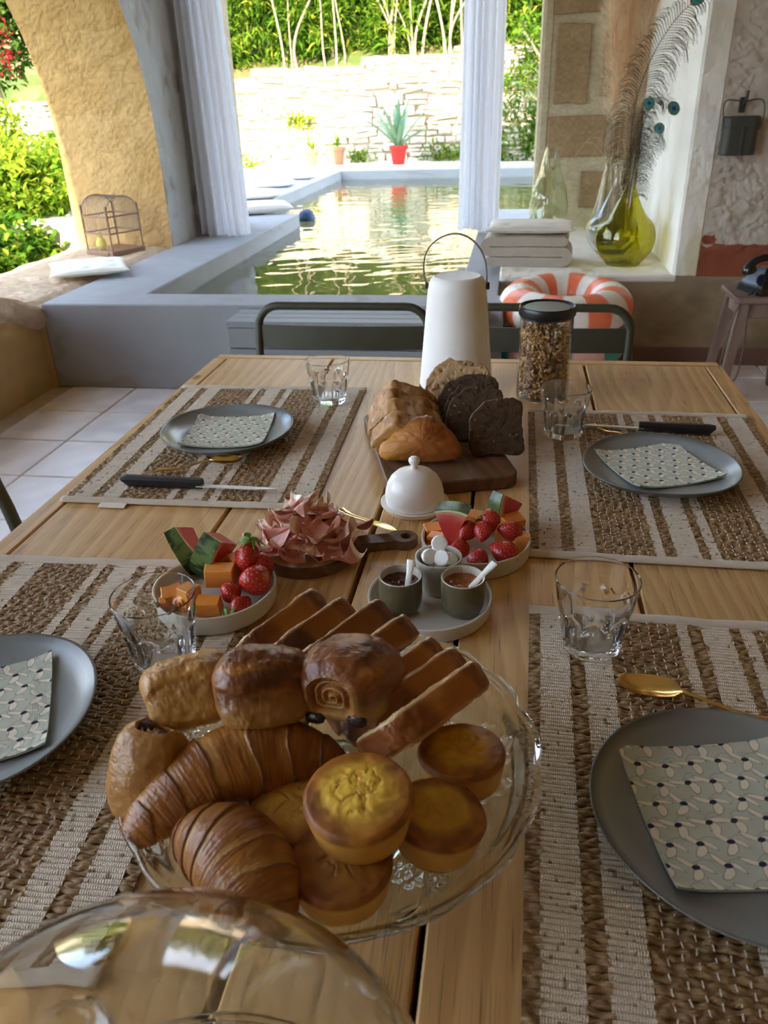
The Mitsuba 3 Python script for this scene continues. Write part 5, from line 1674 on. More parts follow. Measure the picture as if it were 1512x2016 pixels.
# ================================================================ glass dome
def dome():
    X, Y, a, b, zc, w = -.130, .128, .1345, .1215, .0835, .0026
    t = np.linspace(0, PI / 2, 30)
    out = [(a + .0022, 0), (a + .0028, .003), (a + .0012, .007), (a, .012)] + [(a * math.cos(q), zc + b * math.sin(q)) for q in t[:-2]]
    kz = zc + b
    out += [(.0100, kz - .0004), (.0075, kz + .002), (.0068, kz + .006), (.010, kz + .010), (.0135, kz + .016), (.0135, kz + .022), (.009, kz + .028), (0, kz + .030)]
    inn = [(0, zc + b - w)] + [((a - w) * math.cos(q), zc + (b - w) * math.sin(q)) for q in t[::-1][1:]] + [(a - w, .004), (a - w + .0006, .0005), (a + .0006, -.0002)]
    put('glass_dome', xf(lathe(out + inn, 120, closed=True), mv(X, Y, TZ + .0068)), 'm_glass', smooth=40)
    lab('glass_dome', 'clear glass cake dome standing on the table in the near left foreground', 'cake dome')


dome()
# ================================================================ curtains
def curtain(key, label, path_bot, path_top, z0, z1, folds, amp, seed):
    n, k = 220, 26
    s = np.linspace(0, 1, n); zt = np.linspace(0, 1, k)
    pb, pt = smooth_path(path_bot, n), smooth_path(path_top, n)
    g = np.random.default_rng(seed)
    ph = 2 * PI * (folds * s + .35 * np.sin(5 * s + seed))
    V = np.zeros((n, k, 3))
    for j, u in enumerate(zt):
        w = sst(0, 1, u) if False else u
        c = pb * (1 - w) + pt * w
        a = amp * (1.15 - .35 * u)
        wave = np.sin(ph + .5 * np.sin(3 * u + seed)) + .35 * np.sin(2.3 * ph + 1.7 * u + seed)
        V[:, j, 0] = c[:, 0] + .25 * a * np.cos(ph * 1.0 + u); V[:, j, 1] = c[:, 1] + a * wave
        V[:, j, 2] = z0 + (z1 - z0) * u + .006 * np.sin(s * 14 + seed) * (1 - u)
    f = grid_faces(n, k)
    put(key, tm(V.reshape(-1, 3), f), 'm_sheer', smooth=True)
    lab(key, label, 'curtain')


curtain('curtain', 'sheer white curtain gathered against the left jamb of the pool opening', [(-2.235, 5.735, 0), (-2.06, 5.72, 0), (-1.875, 5.70, 0)], [(-2.225, 5.735, 0), (-2.10, 5.73, 0), (-1.97, 5.72, 0)], .424, 3.7, 6.5, .035, 1)
curtain('curtain_001', 'sheer white curtain hanging at the right side of the pool opening', [(-.385, 5.80, 0), (-.25, 5.80, 0), (-.115, 5.82, 0)], [(-.345, 5.80, 0), (-.22, 5.80, 0), (-.095, 5.82, 0)], .44, 3.7, 5.0, .040, 4)

# ================================================================ metal chairs
CHC = (.048, .045, .024)


def chair(key, label, M, slats=((.690, .748), (.590, .668), (.505, .570))):
    W, D, SH, BH = .44, .42, .45, .795
    c = lambda v, n: mixc(CHC, (.036, .034, .019), nfbm(v * 30, 2))
    r = .0105
    # back hoop with rounded upper corners, its legs run down to the floor behind
    y0, y1 = 0.0, .055
    pts = [(-W / 2, -.05, .012), (-W / 2, .0, .44)]
    hoop = [(-W / 2 - .0, -.06, .006), (-W / 2, -.01, .42), (-W / 2, .035, .70)]
    a = np.linspace(PI, PI / 2, 7)
    rc = .055
    hoop += [(-W / 2 + rc + rc * math.cos(t), .045, BH - rc + rc * math.sin(t)) for t in a]
    hoop += [(W / 2 - rc + rc * math.cos(t), .045, BH - rc + rc * math.sin(t)) for t in np.linspace(PI / 2, 0, 7)]
    hoop += [(W / 2, .035, .70), (W / 2, -.01, .42), (W / 2, -.06, .006)]
    P_ = np.array(hoop)
    # back tilts: y grows with height (away from the table)
    dense = []
    for p0, p1 in zip(P_[:-1], P_[1:]):
        m = max(1, int(np.linalg.norm(p1 - p0) / .03)); dense += [p0 + (p1 - p0) * i / m for i in range(m)]
    dense.append(P_[-1])
    put(key + '__back_frame', xf(tube(dense, r, 12), M), 'm_satin', color=c, smooth=40)

    def slat(z0, z1):
        n, k = 14, 5
        X, Zt = np.meshgrid(np.linspace(-W / 2 + .006, W / 2 - .006, n), np.linspace(0, 1, k), indexing='ij')
        Y = .042 - .012 * (1 - (2 * X / W) ** 2) + .010 * (Zt - 1)
        V = np.stack([X, Y, z0 + (z1 - z0) * Zt], -1).reshape(-1, 3)
        f = grid_faces(n, k); N = len(V)
        V2 = np.vstack([V, V + [0, .004, 0]])
        idx = np.arange(N).reshape(n, k)
        ring = np.concatenate([idx[:-1, 0], idx[-1, :-1], idx[:0:-1, -1], idx[0, :0:-1]]); i = np.arange(len(ring)); j = (i + 1) % len(ring)
        m = tm(V2, np.vstack([f, f[:, ::-1] + N, np.stack([ring[i], ring[j], ring[i] + N], 1), np.stack([ring[j], ring[j] + N, ring[i] + N], 1)]))
        trimesh.repair.fix_normals(m)
        return m
    for i, (a_, b_) in enumerate(slats):
        put(key + '__back_slat' + (f'_{i:03d}' if i else ''), xf(slat(a_, b_), M), 'm_satin', color=c, smooth=30)
    # seat slats run front to back over two rails
    for i in range(6):
        x = -W / 2 + .045 + i * (W - .09) / 5
        put(key + '__seat_slat' + (f'_{i:03d}' if i else ''), xf(rbox(.058, D, .006, .002, (x, -D / 2 + .0, SH)), M), 'm_satin', color=c, smooth=False)
    put(key + '__seat_frame', xf(cat([tube([(-W / 2, .0, SH - .012), (W / 2, .0, SH - .012)], .009, 8), tube([(-W / 2, -D + .02, SH - .012), (W / 2, -D + .02, SH - .012)], .009, 8), tube([(-W / 2, 0, SH - .012), (-W / 2, -D + .02, SH - .012)], .009, 8), tube([(W / 2, 0, SH - .012), (W / 2, -D + .02, SH - .012)], .009, 8)]), M), 'm_satin', color=c, smooth=40)
    for i, s in enumerate((-1, 1)):
        put(key + '__front_leg' + ('_001' if i else ''), xf(tube([(s * W / 2, -D + .02, SH - .012), (s * W / 2, -D - .015, .006)], r, 10), M), 'm_satin', color=c, smooth=40)
    lab(key, label, 'chair', 'olive metal chairs')


chair('metal_chair', 'olive green metal chair at the table end, left of the lantern', mv(-.421, 1.905, 0))
chair('metal_chair_001', 'olive green metal chair at the table end, behind the granola jar', mv(.068, 1.905, 0) @ rotm([0, 0, 1], -1))
chair('metal_chair_002', 'dark metal chair at the left side of the table, only a tube in view', mv(-.735, .775, 0) @ rotm([0, 0, 1], 90), ((.500, .550), (.575, .625)))

# ================================================================ slatted bench
BX0, BX1, BY0, BY1, BH_ = -1.245, -.10, 3.315, 3.555, .405
cb = lambda v, n: mixc((.245, .262, .275), (.200, .215, .228), nfbm(v * np.array([3, 40, 40.]), 3))
for i in range(3):
    d = (BY1 - BY0) / 3
    put('slatted_bench__top_slat' + (f'_{i:03d}' if i else ''), boxab((BX0, BY0 + i * d + .002, BH_ - .028), (BX1, BY0 + (i + 1) * d - .002, BH_), .003), 'm_satin', color=cb, smooth=False)
for i in range(4):
    h = (BH_ - .030) / 4
    put('slatted_bench__front_board' + (f'_{i:03d}' if i else ''), boxab((BX0 + .004, BY0 + .004, .002 + i * h + .002), (BX1 - .004, BY0 + .024, .002 + (i + 1) * h - .002), .003), 'm_satin', color=cb, smooth=False)
for i, x in enumerate((BX0 + .005, BX1 - .025)):
    put('slatted_bench__end_panel' + ('_001' if i else ''), boxab((x, BY0 + .026, .002), (x + .02, BY1 - .002, BH_ - .030), .002), 'm_satin', color=cb, smooth=False)
lab('slatted_bench', 'blue grey painted slatted wooden step bench against the pool wall', 'bench')

# ================================================================ swim rings
def ring(key, x, y, z, R, r, c1, c2, nstripe, label, tilt, spin):
    n, k = 144, 40
    u = np.arange(n) * 2 * PI / n; v = np.arange(k) * 2 * PI / k
    U, Vv = np.meshgrid(u, v, indexing='ij')
    seam = .012 * np.exp(-((np.sin((Vv - PI) / 2)) / .05) ** 2) + .012 * np.exp(-(np.sin(Vv / 2) / .04) ** 2)
    puck = 1 + .010 * np.sin(U * 26) * np.exp(-(np.sin((Vv - PI) / 2) / .35) ** 2)
    rr = r * (puck - seam * .3)
    P_ = np.stack([(R + rr * np.cos(Vv)) * np.cos(U), (R + rr * np.cos(Vv)) * np.sin(U), rr * .92 * np.sin(Vv)], -1)
    m = tm(P_.reshape(-1, 3), grid_faces(n, k, True, True))
    if m.volume < 0: m.invert()
    st_ = (np.floor((U / (2 * PI)) * nstripe * 2 + spin + .00) % 2).ravel()
    c = np.where(st_[:, None] > .5, np.array(c1), np.array(c2))
    put(key, xf(m, mv(x, y, z) @ rotm([1, 0, 0], tilt)), 'm_semi', color=lambda q, n_: c, smooth=True)
    lab(key, label, 'swim ring')


ring('swim_ring', .250, 3.735, .395, .205, .098, (.78, .17, .070), (.74, .68, .60), 8, 'orange and white striped inflatable swim ring on top of the teal one', 3, .3)
ring('swim_ring_001', .235, 3.735, .218, .205, .096, (.03, .26, .22), (.62, .32, .25), 6, 'teal and salmon swim ring under the orange one', 0, .7)
put('foot_stool__seat', boxab((.02, 3.54, .090), (.45, 3.94, .1235), .006), 'm_walnut', smooth=False)
for i, (x, y) in enumerate(((.04, 3.56), (.43, 3.56), (.04, 3.92), (.43, 3.92))):
    put('foot_stool__leg' + (f'_{i:03d}' if i else ''), boxab((x - .016, y - .016, .003), (x + .016, y + .016, .0895), .003), 'm_walnut', smooth=False)
lab('foot_stool', 'low dark wooden stand under the swim rings', 'stool')

# ================================================================ wooden stool with a telephone
WS = 'wooden_stool'
SX, SY, SZ_ = 1.085, 3.66, .475
wc = lambda v, n: mixc((.13, .075, .055), (.27, .19, .155), sst(.42, .62, nfbm(v * 34, 3, 2)))
put(WS + '__seat', xf(bevel_slab(roundrect(.30, .30, .03), .026, .004), mv(SX, SY, SZ_ - .026)), 'm_satin', color=wc, smooth=25)
legs = [(-1, -1), (1, -1), (-1, 1), (1, 1)]
for i, (sx, sy) in enumerate(legs):
    a = np.array([SX + sx * .105, SY + sy * .105, SZ_ - .027]); b = np.array([SX + sx * .150, SY + sy * .150, .003])
    q = []
    for p_, w in ((a, .021), (b, .016)):
        q += [p_ + [dx * w, dy * w, 0] for dx in (-1, 1) for dy in (-1, 1)]
    put(WS + '__leg' + (f'_{i:03d}' if i else ''), hull(np.array(q)), 'm_satin', color=wc, smooth=20)
for i, (p0, p1) in enumerate((((-1, -1), (1, -1)), ((1, -1), (1, 1)), ((1, 1), (-1, 1)), ((-1, 1), (-1, -1)))):
    ax = np.array([SX + p0[0] * .107, SY + p0[1] * .107]); bx_ = np.array([SX + p1[0] * .107, SY + p1[1] * .107])
    lo, hi = np.minimum(ax, bx_), np.maximum(ax, bx_)
    d_ = (hi - lo) > .01
    pad = np.where(d_, -.022, .009)
    put(WS + '__apron' + (f'_{i:03d}' if i else ''), boxab((lo[0] - pad[0], lo[1] - pad[1], SZ_ - .092), (hi[0] + pad[0], hi[1] + pad[1], SZ_ - .0275), .003), 'm_satin', color=wc, smooth=False)
lab(WS, 'worn brown wooden stool by the right wall carrying a black telephone', 'stool')
# telephone
PXc, PYc, PZc = 1.105, 3.650, SZ_ + .001
bk = (.010, .010, .012)
base = hull(np.vstack([np.array([(sx * .105, sy * .085, 0) for sx in (-1, 1) for sy in (-1, 1)]), np.array([(sx * .100, sy * .08, .030) for sx in (-1, 1) for sy in (-1, 1)]), np.array([(sx * .050, .01 + sy * .028, .100) for sx in (-1, 1) for sy in (-1, 1)]), np.array([(sx * .075, sy * .06, .060) for sx in (-1, 1) for sy in (-1, 1)])]))
Mp = mv(PXc, PYc, PZc) @ rotm([0, 0, 1], 20)
put('telephone__body', xf(base.subdivide().subdivide(), Mp), 'm_gloss', color=bk, smooth=35)
hs_ = tube(smooth_path([(-.118, .012, .100), (-.09, .012, .128), (0, .012, .142), (.09, .012, .128), (.118, .012, .100)], 30), .0145 + .004 * np.abs(np.linspace(-1, 1, 30)) ** 2, 14)
ends = [xf(lathe([(0, -.016), (.026, -.016), (.030, -.010), (.028, .006), (.016, .018), (0, .020)], 24), mv(s * .112, .012, .098) @ rotm([0, 1, 0], s * 18)) for s in (-1, 1)]
put('telephone__handset', xf(cat([hs_] + ends), Mp), 'm_gloss', color=bk, smooth=40)
put('telephone__dial', xf(lathe([(0, 0), (.036, 0), (.038, .003), (.034, .007), (.016, .008), (0, .009)], 32), Mp @ mv(0, -.066, .052) @ rotm([1, 0, 0], 55)), 'm_gloss', color=(.05, .05, .05), smooth=40)
lab('telephone', 'black rotary telephone on the wooden stool at the right edge', 'telephone')
cordp = smooth_path([(1.055, 3.63, .478), (.985, 3.555, .470), (.950, 3.52, .43), (.925, 3.50, .33), (.912, 3.49, .22), (.918, 3.49, .14), (.945, 3.485, .105), (.975, 3.49, .12), (.995, 3.50, .19), (1.0, 3.51, .28), (.995, 3.52, .40), (1.01, 3.545, .474), (1.06, 3.60, .478)], 120)
put('telephone__cord', tube(cordp, .0038, 8), 'm_satin', color=(.10, .075, .06), smooth=40)

# ================================================================ alcove: blankets, vases, grasses
SI = .4525


def folded(key, x, y, z, w, d, layers, th, c, seed, label, rz=0):
    """A cloth folded to a stack: a serpentine ribbon in xz with soft round folds, extruded along y."""
    pts = []
    for i in range(layers):
        zz = th * (i + .5)
        xs = np.linspace(-w / 2 + th / 2, w / 2 - th / 2, 9)
        if i % 2: xs = xs[::-1]
        pts += [(q, zz) for q in xs]
        if i < layers - 1:
            s = 1 if i % 2 == 0 else -1
            pts += [(s * (w / 2 - th / 2 + th * .5 * math.cos(t)), zz + th / 2 + th * .5 * math.sin(t)) for t in np.linspace(-PI / 2, PI / 2, 7)[1:-1]]
    P_ = np.array(pts)
    line = LineString(P_).buffer(th * .46, quad_segs=6)
    m = extrude(line.simplify(.0006), d)
    m.apply_transform(np.array([[1, 0, 0, 0], [0, 0, -1, d / 2], [0, 1, 0, 0], [0, 0, 0, 1.0]]))
    if m.volume < 0: m.invert()
    m = m.subdivide_to_size(.024)
    v = m.vertices.copy()
    nz = nfbm(v * 9 + seed, 3, seed) - .5
    v[:, 2] += nz * .016 * (v[:, 2] / (th * layers)) + .006 * np.sin(v[:, 1] * 14 + seed) * (v[:, 2] / (th * layers)) * .5
    v[:, 0] += .010 * (nfbm(v * 7 + 30, 2, seed) - .5)
    v[:, 1] *= 1 - .03 * np.sin(v[:, 0] * 9 + seed)
    v[:, 2] = np.maximum(v[:, 2], 0)
    m.vertices = v
    put(key, xf(m, mv(x, y, z) @ rotm([0, 0, 1], rz)), 'm_fabric', color=lambda q, n: mixc(c, np.array(c) * .82, nfbm(q * 40, 3)), smooth=50)
    lab(key, label, 'blanket')


folded('folded_blanket', .078, 4.475, SI, .43, .30, 3, .050, (.43, .37, .30), 3, 'thick beige blanket folded in layers on the alcove sill', -4)


def cushion(key, x, y, z, w, d, t, c, seed, label, rz=0, tuft=3, rx=0):
    n = 44
    u = np.linspace(-1, 1, n)
    U, V_ = np.meshgrid(u, u, indexing='ij')
    e = np.clip((1 - np.abs(U) ** 3.2) * (1 - np.abs(V_) ** 3.2), 0, 1) ** .42
    sag = 0 * U
    for i in range(tuft):
        for j in range(tuft):
            cu, cv = (i + .5) / tuft * 2 - 1, (j + .5) / tuft * 2 - 1
            sag += np.exp(-((U - cu) ** 2 + (V_ - cv) ** 2) / .018)
    h = t / 2 * e * (1 - .5 * sag) + .004 * (nfbm(np.stack([U * 3, V_ * 3, 0 * U + seed], -1), 3, seed) - .5)
    k_ = 1 - .05 * np.abs(U * V_) ** 0 * (1 - np.maximum(np.abs(U), np.abs(V_)) ** 8) * 0
    X, Y = w / 2 * U * (1 - .05 * (1 - V_ ** 2) * np.abs(U) ** 4), d / 2 * V_ * (1 - .05 * (1 - U ** 2) * np.abs(V_) ** 4)
    top = np.stack([X, Y, t * .45 + h], -1).reshape(-1, 3); bot = np.stack([X, Y, t * .45 - h * .9], -1).reshape(-1, 3)
    bot[:, 2] = np.maximum(bot[:, 2], 0)
    f = grid_faces(n, n); N = n * n
    idx = np.arange(N).reshape(n, n)
    rg_ = np.concatenate([idx[:-1, 0], idx[-1, :-1], idx[:0:-1, -1], idx[0, :0:-1]]); i = np.arange(len(rg_)); j = (i + 1) % len(rg_)
    m = tm(np.vstack([top, bot]), np.vstack([f, f[:, ::-1] + N, np.stack([rg_[i], rg_[i] + N, rg_[j]], 1), np.stack([rg_[j], rg_[i] + N, rg_[j] + N], 1)]))
    trimesh.repair.fix_normals(m)
    put(key, xf(m, mv(x, y, z) @ rotm([0, 0, 1], rz) @ rotm([1, 0, 0], rx)), 'm_fabric', color=lambda q, n_: mixc(c, np.array(c) * .9, nfbm(q * 30, 3)), smooth=True)
    lab(key, label, 'cushion')


cushion('seat_cushion', .090, 4.50, SI + .156, .46, .34, .055, (.66, .61, .53), 5, 'flat cream cushion lying on the folded blanket', -3, 2)
cushion('seat_cushion_001', -2.385, 4.295, .436, .42, .44, .055, (.80, .79, .70), 7, 'tufted cream cushion on the stone ledge in front of the bird cage', 30, 3)
cushion('seat_cushion_002', -2.17, 6.98, CZ + .001, .52, .36, .10, (.82, .82, .80), 9, 'white cushion on the pool corner right beside the left curtain', 24, 2)
cushion('seat_cushion_003', -2.60, 8.15, CZ + .001, .50, .42, .09, (.82, .82, .80), 10, 'white cushion on the sunlit deck beyond the pool corner', 10, 2)
cushion('seat_cushion_004', -2.74, 9.35, CZ + .001, .46, .42, .08, (.82, .82, .80), 11, 'white cushion farther along the left pool edge', 4, 2)
cushion('seat_cushion_005', -2.72, 10.3, CZ + .001, .46, .42, .08, (.82, .82, .80), 12, 'farthest white cushion on the left pool edge', 4, 2)

# demijohns
def demijohn(key, x, y, R, H, neck, glassmat, label, z=SI, w=.003, lip=.0215):
    b = R * .93
    cz = R * .88
    prof = [(0, 0), (R * .42, 0), (R * .55, .004)]
    t = np.linspace(-.95, .62, 20)
    prof += [(R * math.cos(q) ** .9, cz + b * math.sin(q)) for q in t]
    r1, z1 = prof[-1]
    hn = H - neck
    for u in np.linspace(.12, 1, 12):
        prof.append((r1 + (.0175 - r1) * (u ** .72), z1 + (hn - z1) * u ** 1.08))
    prof += [(.0165, H - neck * .6), (.0165, H - .018), (lip, H - .014), (lip + .0005, H - .006), (lip - .002, H)]
    P_ = np.array(prof)
    # inner wall: offset inwards
    d = np.gradient(P_, axis=0); nrm = np.stack([d[:, 1], -d[:, 0]], 1); nrm /= np.linalg.norm(nrm, axis=1, keepdims=True) + 1e-9
    I = P_ - nrm * w; I[:, 0] = np.maximum(I[:, 0], .0)
    I = I[2:]; I[0] = (R * .45, w * 1.4)
    inner = [(.013, H)] + [tuple(q) for q in I[::-1][2:]] + [(0, w * 1.5)]
    m = lathe(np.array(list(P_) + inner), 64)
    put(key + '__glass', xf(m, mv(x, y, z + .0005)), glassmat, smooth=40)
    lab(key, label, 'glass vase')


demijohn('green_demijohn', .571, 4.385, .152, .462, .060, 'm_glass_green', 'large olive green glass demijohn on the alcove sill')
demijohn('clear_demijohn', .540, 4.70, .140, .455, .085, 'm_glass', 'clear glass demijohn behind the green one', w=.0026)
demijohn('pale_demijohn', .515, 5.02, .098, .480, .06, 'm_glass_smoke', 'pale bluish glass bottle at the back of the demijohns', w=.003)
# faceted tall vase
def facet_vase():
    n, k = 60, 60
    zz = np.linspace(0, 1, k); a = np.arange(n) * 2 * PI / n
    A, Z = np.meshgrid(a, zz, indexing='ij')
    R = .088 + .034 * np.sin(np.clip(Z * 1.05 + .18, 0, 1) * PI * .9) - .075 * Z ** 3.0 * .85
    tall = .46 * (1 + .16 * np.cos(2 * A + .6) * Z ** 6)
    cell = np.cos(A * 5 + Z * 3) * np.cos(Z * 17 - A * 3)
    R = R + .0055 * cell
    o = np.stack([R * np.cos(A), R * np.sin(A), Z * tall], -1)
    Ri = R - .006
    i_ = np.stack([Ri * np.cos(A), Ri * np.sin(A), np.maximum(Z * tall, .012)], -1)[:, ::-1]
    V = np.concatenate([o, i_], 1)
    m_ = 2 * k
    f = grid_faces(n, m_, wrap_n=True)
    i = np.arange(n); j = (i + 1) % n; b = n * m_
    f = np.vstack([f, np.stack([i * m_, j * m_, b + 0 * i], 1), np.stack([j * m_ + m_ - 1, i * m_ + m_ - 1, b + 1 + 0 * i], 1)])
    m = tm(np.vstack([V.reshape(-1, 3), [0, 0, 0], [0, 0, .012]]), f)
    trimesh.repair.fix_normals(m)
    if m.volume < 0: m.invert()
    put('textured_vase', xf(m, mv(.214, 5.45, SI + .0005)), 'm_glass_smoke', smooth=45)
    lab('textured_vase', 'tall textured glass vase with an open pointed rim, left of the demijohns', 'glass vase')


facet_vase()


def pampas(key, path, r0, L, seed, label, c1, c2):
    """Stem and a plume of fine hairs."""
    g = np.random.default_rng(seed)
    P_ = smooth_path(path, 80)
    put(key + '__stem', tube(P_, np.linspace(.0032, .0014, 80), 6), 'm_matte', color=(.50, .36, .20), smooth=40)
    n0 = int(80 * (1 - L))
    T_, A, B = frames(P_)
    V, F, C = [], [], []
    N = 3200
    for i in range(N):
        u = g.random() ** .8; idx = n0 + (79 - n0) * u
        k = int(min(78, idx)); p0 = P_[k] + (P_[k + 1] - P_[k]) * (idx - k)
        a = g.random() * 2 * PI
        rad = A[k] * math.cos(a) + B[k] * math.sin(a)
        env = r0 * math.sin(min(1, .12 + .95 * (1 - u) ** .8) * PI * .62)
        ln = .04 + .05 * g.random()
        mid = p0 + rad * env * (.25 + .5 * g.random()) + T_[k] * ln * .4
        tip = p0 + rad * env * (.5 + .6 * g.random()) + T_[k] * ln + np.array([0, 0, -.012 * g.random()])
        w = np.cross(rad, T_[k]) * .0010
        b = len(V)
        V += [p0 - w, p0 + w, mid - w, mid + w, tip]
        F += [(b, b + 1, b + 3), (b, b + 3, b + 2), (b + 2, b + 3, b + 4)]
        c = mixc(c1, c2, g.random()); C += [c] * 5
    C = np.array(C)
    put(key + '__plume', tm(V, F), 'm_leaf', color=lambda v, n: C, smooth=False)
    labels[key + '__plume'] = {'kind': 'stuff'}
    lab(key, label, 'pampas grass')


pc1, pc2 = (.95, .82, .62), (.86, .66, .44)
pampas('pampas_grass', [(.535, 4.70, .56), (.505, 4.72, .92), (.490, 4.74, 1.22), (.450, 4.76, 1.62), (.44, 4.78, 2.0)], .115, .62, 1, 'broad cream pampas plume at the left of the dried bunch', pc1, pc2)
pampas('pampas_grass_001', [(.540, 4.70, .58), (.530, 4.72, .92), (.535, 4.74, 1.25), (.535, 4.76, 1.65), (.53, 4.78, 2.1)], .085, .55, 2, 'tan pampas plume in the middle of the dried bunch', (.90, .72, .50), (.78, .56, .34))
pampas('pampas_grass_002', [(.548, 4.70, .58), (.570, 4.71, .90), (.585, 4.73, 1.12), (.615, 4.75, 1.5), (.66, 4.77, 1.88)], .070, .58, 3, 'slender pampas plume leaning right beside the feathers', pc1, (.66, .46, .28))
pampas('pampas_grass_003', [(.535, 4.70, .58), (.545, 4.71, .80), (.565, 4.72, .96), (.578, 4.73, 1.14), (.59, 4.74, 1.34)], .034, .50, 4, 'short pale pampas plume low in the dried bunch', (.70, .55, .38), (.55, .38, .22))


def feather(key, path, r, seed, label, eye=True, dense=210, n0=.30, both=True, flip=1):
    g = np.random.default_rng(seed)
    P_ = smooth_path(path, 100)
    put(key + '__quill', tube(P_, np.linspace(.0042, .0012, 100), 6), 'm_satin', color=lambda v, n: mixc((.50, .44, .35), (.08, .06, .045), sst(.85, 1.05, v[:, 2])), smooth=40)
    T_, A, B = frames(P_)
    V, F, C = [], [], []
    side = np.cross(T_, [0, 1.0, 0]); side /= np.linalg.norm(side, axis=1, keepdims=True)
    for i in range(dense):
        u = n0 + (1 - n0) * i / dense
        k = int(u * 98)
        for s in ((-1, 1) if both else (flip,)):
            ln = r * (.75 + .35 * g.random()) * (1 - .35 * max(0, (u - .8) / .2)) * (.55 if u > .93 else 1)
            pts = []
            for q in np.linspace(0, 1, 7):
                pts.append(P_[k] + side[k] * s * ln * (q ** .85) * .75 + T_[k] * ln * .75 * (q - .55 * q ** 2.6) + np.array([0, .012 * math.sin(i * 1.7) * q, -.05 * q ** 2.2 * ln / .1 * (.6 + .4 * g.random())]))
            b = len(V)
            for q, p_ in enumerate(pts):
                w = T_[k] * (.0013 if q < 5 else .0010)
                V += [p_ - w, p_ + w]
                C += [mixc((.10, .080, .038), (.035, .03, .018), q / 6)] * 2
            for q in range(6):
                a = b + 2 * q; F += [(a, a + 1, a + 3), (a, a + 3, a + 2)]
    C = np.array(C)
    put(key + '__barbs', tm(V, F), 'm_matte', color=lambda v, n: C, smooth=False)
    labels[key + '__barbs'] = {'kind': 'stuff'}
    if eye:
        tip = P_[-4]; a = np.linspace(0, 2 * PI, 40)
        ms, cols = [], []
        for i, (s, c) in enumerate(((.030, (.10, .085, .03)), (.024, (.03, .19, .12)), (.016, (.02, .15, .20)), (.009, (.02, .02, .11)))):
            t_ = T_[-4]
            V2 = np.array([tip + side[-4] * s * .8 * math.cos(q) + t_ * s * math.sin(q) + np.array([0, -.0012 * (i + 1), 0]) for q in a[:-1]] + [tip + np.array([0, -.0012 * (i + 1), 0])])
            f = np.array([(j, (j + 1) % 39, 39) for j in range(39)]); V3 = np.vstack([V2, V2 + [0, .001, 0]]); f = np.vstack([f, f[:, ::-1] + 40])
            m = tm(V3, f); ms.append(m); cols.append(np.tile(c, (80, 1)))
        cc = np.vstack(cols)
        put(key + '__eye', cat(ms), 'm_satin', color=lambda v, n: cc, smooth=False)
        lab(key + '__eye', 'green and blue eye of the feather')
    lab(key, label, 'peacock feather')


feather('peacock_feather', [(.571, 4.385, .62), (.545, 4.25, .92), (.512, 4.08, 1.20), (.553, 4.0, 1.387), (.655, 3.96, 1.548), (.730, 3.94, 1.60)], .145, 1, 'tall peacock feather arching right out of the green demijohn', eye=True, dense=125)
feather('peacock_feather_001', [(.572, 4.385, .62), (.555, 4.24, .92), (.565, 4.10, 1.14), (.610, 4.05, 1.23), (.655, 4.03, 1.205), (.680, 4.02, 1.165)], .060, 2, 'drooping peacock feather whose bright eye hangs before the white reveal', dense=90)
feather('peacock_feather_002', [(.570, 4.385, .62), (.550, 4.24, .90), (.540, 4.12, 1.10), (.548, 4.06, 1.20), (.560, 4.04, 1.21), (.570, 4.03, 1.18)], .040, 3, 'short peacock feather with a dark blue eye, left of the bright one', dense=70)
feather('peacock_feather_003', [(.572, 4.385, .62), (.565, 4.28, .82), (.570, 4.20, .98), (.600, 4.12, 1.08), (.640, 4.06, 1.11)], .100, 4, 'lowest peacock feather, its loose barbs fringing the right side', eye=True, dense=100)
# dried grass blades bending left
for i, (dx, h, out) in enumerate(((-.10, .30, .10), (-.06, .36, .14), (-.13, .26, .16), (-.03, .40, .06))):
    p0 = np.array([.50, 4.72, .60])
    pts = smooth_path([p0, p0 + [-.015, .02, .30], p0 + [dx, .03, .28 + h * .55], p0 + [dx - out * .6, .03, .26 + h * .45], p0 + [dx - out, .03, .10 + h * .3]], 40)
    put('dried_grass' + (f'_{i:03d}' if i else ''), tube(pts, np.linspace(.0022, .0008, 40), 5), 'm_matte', color=(.50, .35, .22), smooth=40)
    lab('dried_grass' + (f'_{i:03d}' if i else ''), 'thin dried grass blade bending left from the clear demijohn', 'dried grass', 'dried grass blades in the demijohn')

# ================================================================ mess tin on the wall
tin = lambda v, n: mixc((.060, .062, .052), (.030, .030, .028), nfbm(v * 45, 3))


def kidney(w, d):
    return roundrect(w, d, d * .46)


tb_ = bevel_slab(kidney(.152, .075), .125, .005); tl = bevel_slab(kidney(.158, .080), .050, .006)
MTX, MTY, MTZ = .975, 4.075, .988
put('mess_tin__body', xf(tb_, mv(MTX, MTY, MTZ)), 'm_satin', color=tin, smooth=35)
put('mess_tin__lid', xf(tl, mv(MTX, MTY, MTZ + .108)), 'm_satin', color=tin, smooth=35)
put('mess_tin__strap', cat([boxab((MTX + .000, MTY - .0425, MTZ + .002), (MTX + .012, MTY - .0395, MTZ + .120), .001), boxab((MTX - .002, MTY - .046, MTZ + .100), (MTX + .014, MTY - .0395, MTZ + .112), .001)]), 'm_satin', color=(.04, .04, .036), smooth=False)
put('mess_tin__handle', tube(smooth_path([(MTX - .081, MTY, MTZ + .105), (MTX - .084, MTY, MTZ + .20), (MTX - .080, MTY + .005, MTZ + .214), (MTX, MTY + .014, MTZ + .216), (MTX + .080, MTY + .005, MTZ + .214), (MTX + .086, MTY, MTZ + .20), (MTX + .081, MTY, MTZ + .105)], 60), .0028, 8), 'm_satin', color=(.05, .05, .045), smooth=40)
lab('mess_tin', 'dark metal mess tin hanging by its handle on the right wall', 'mess tin')
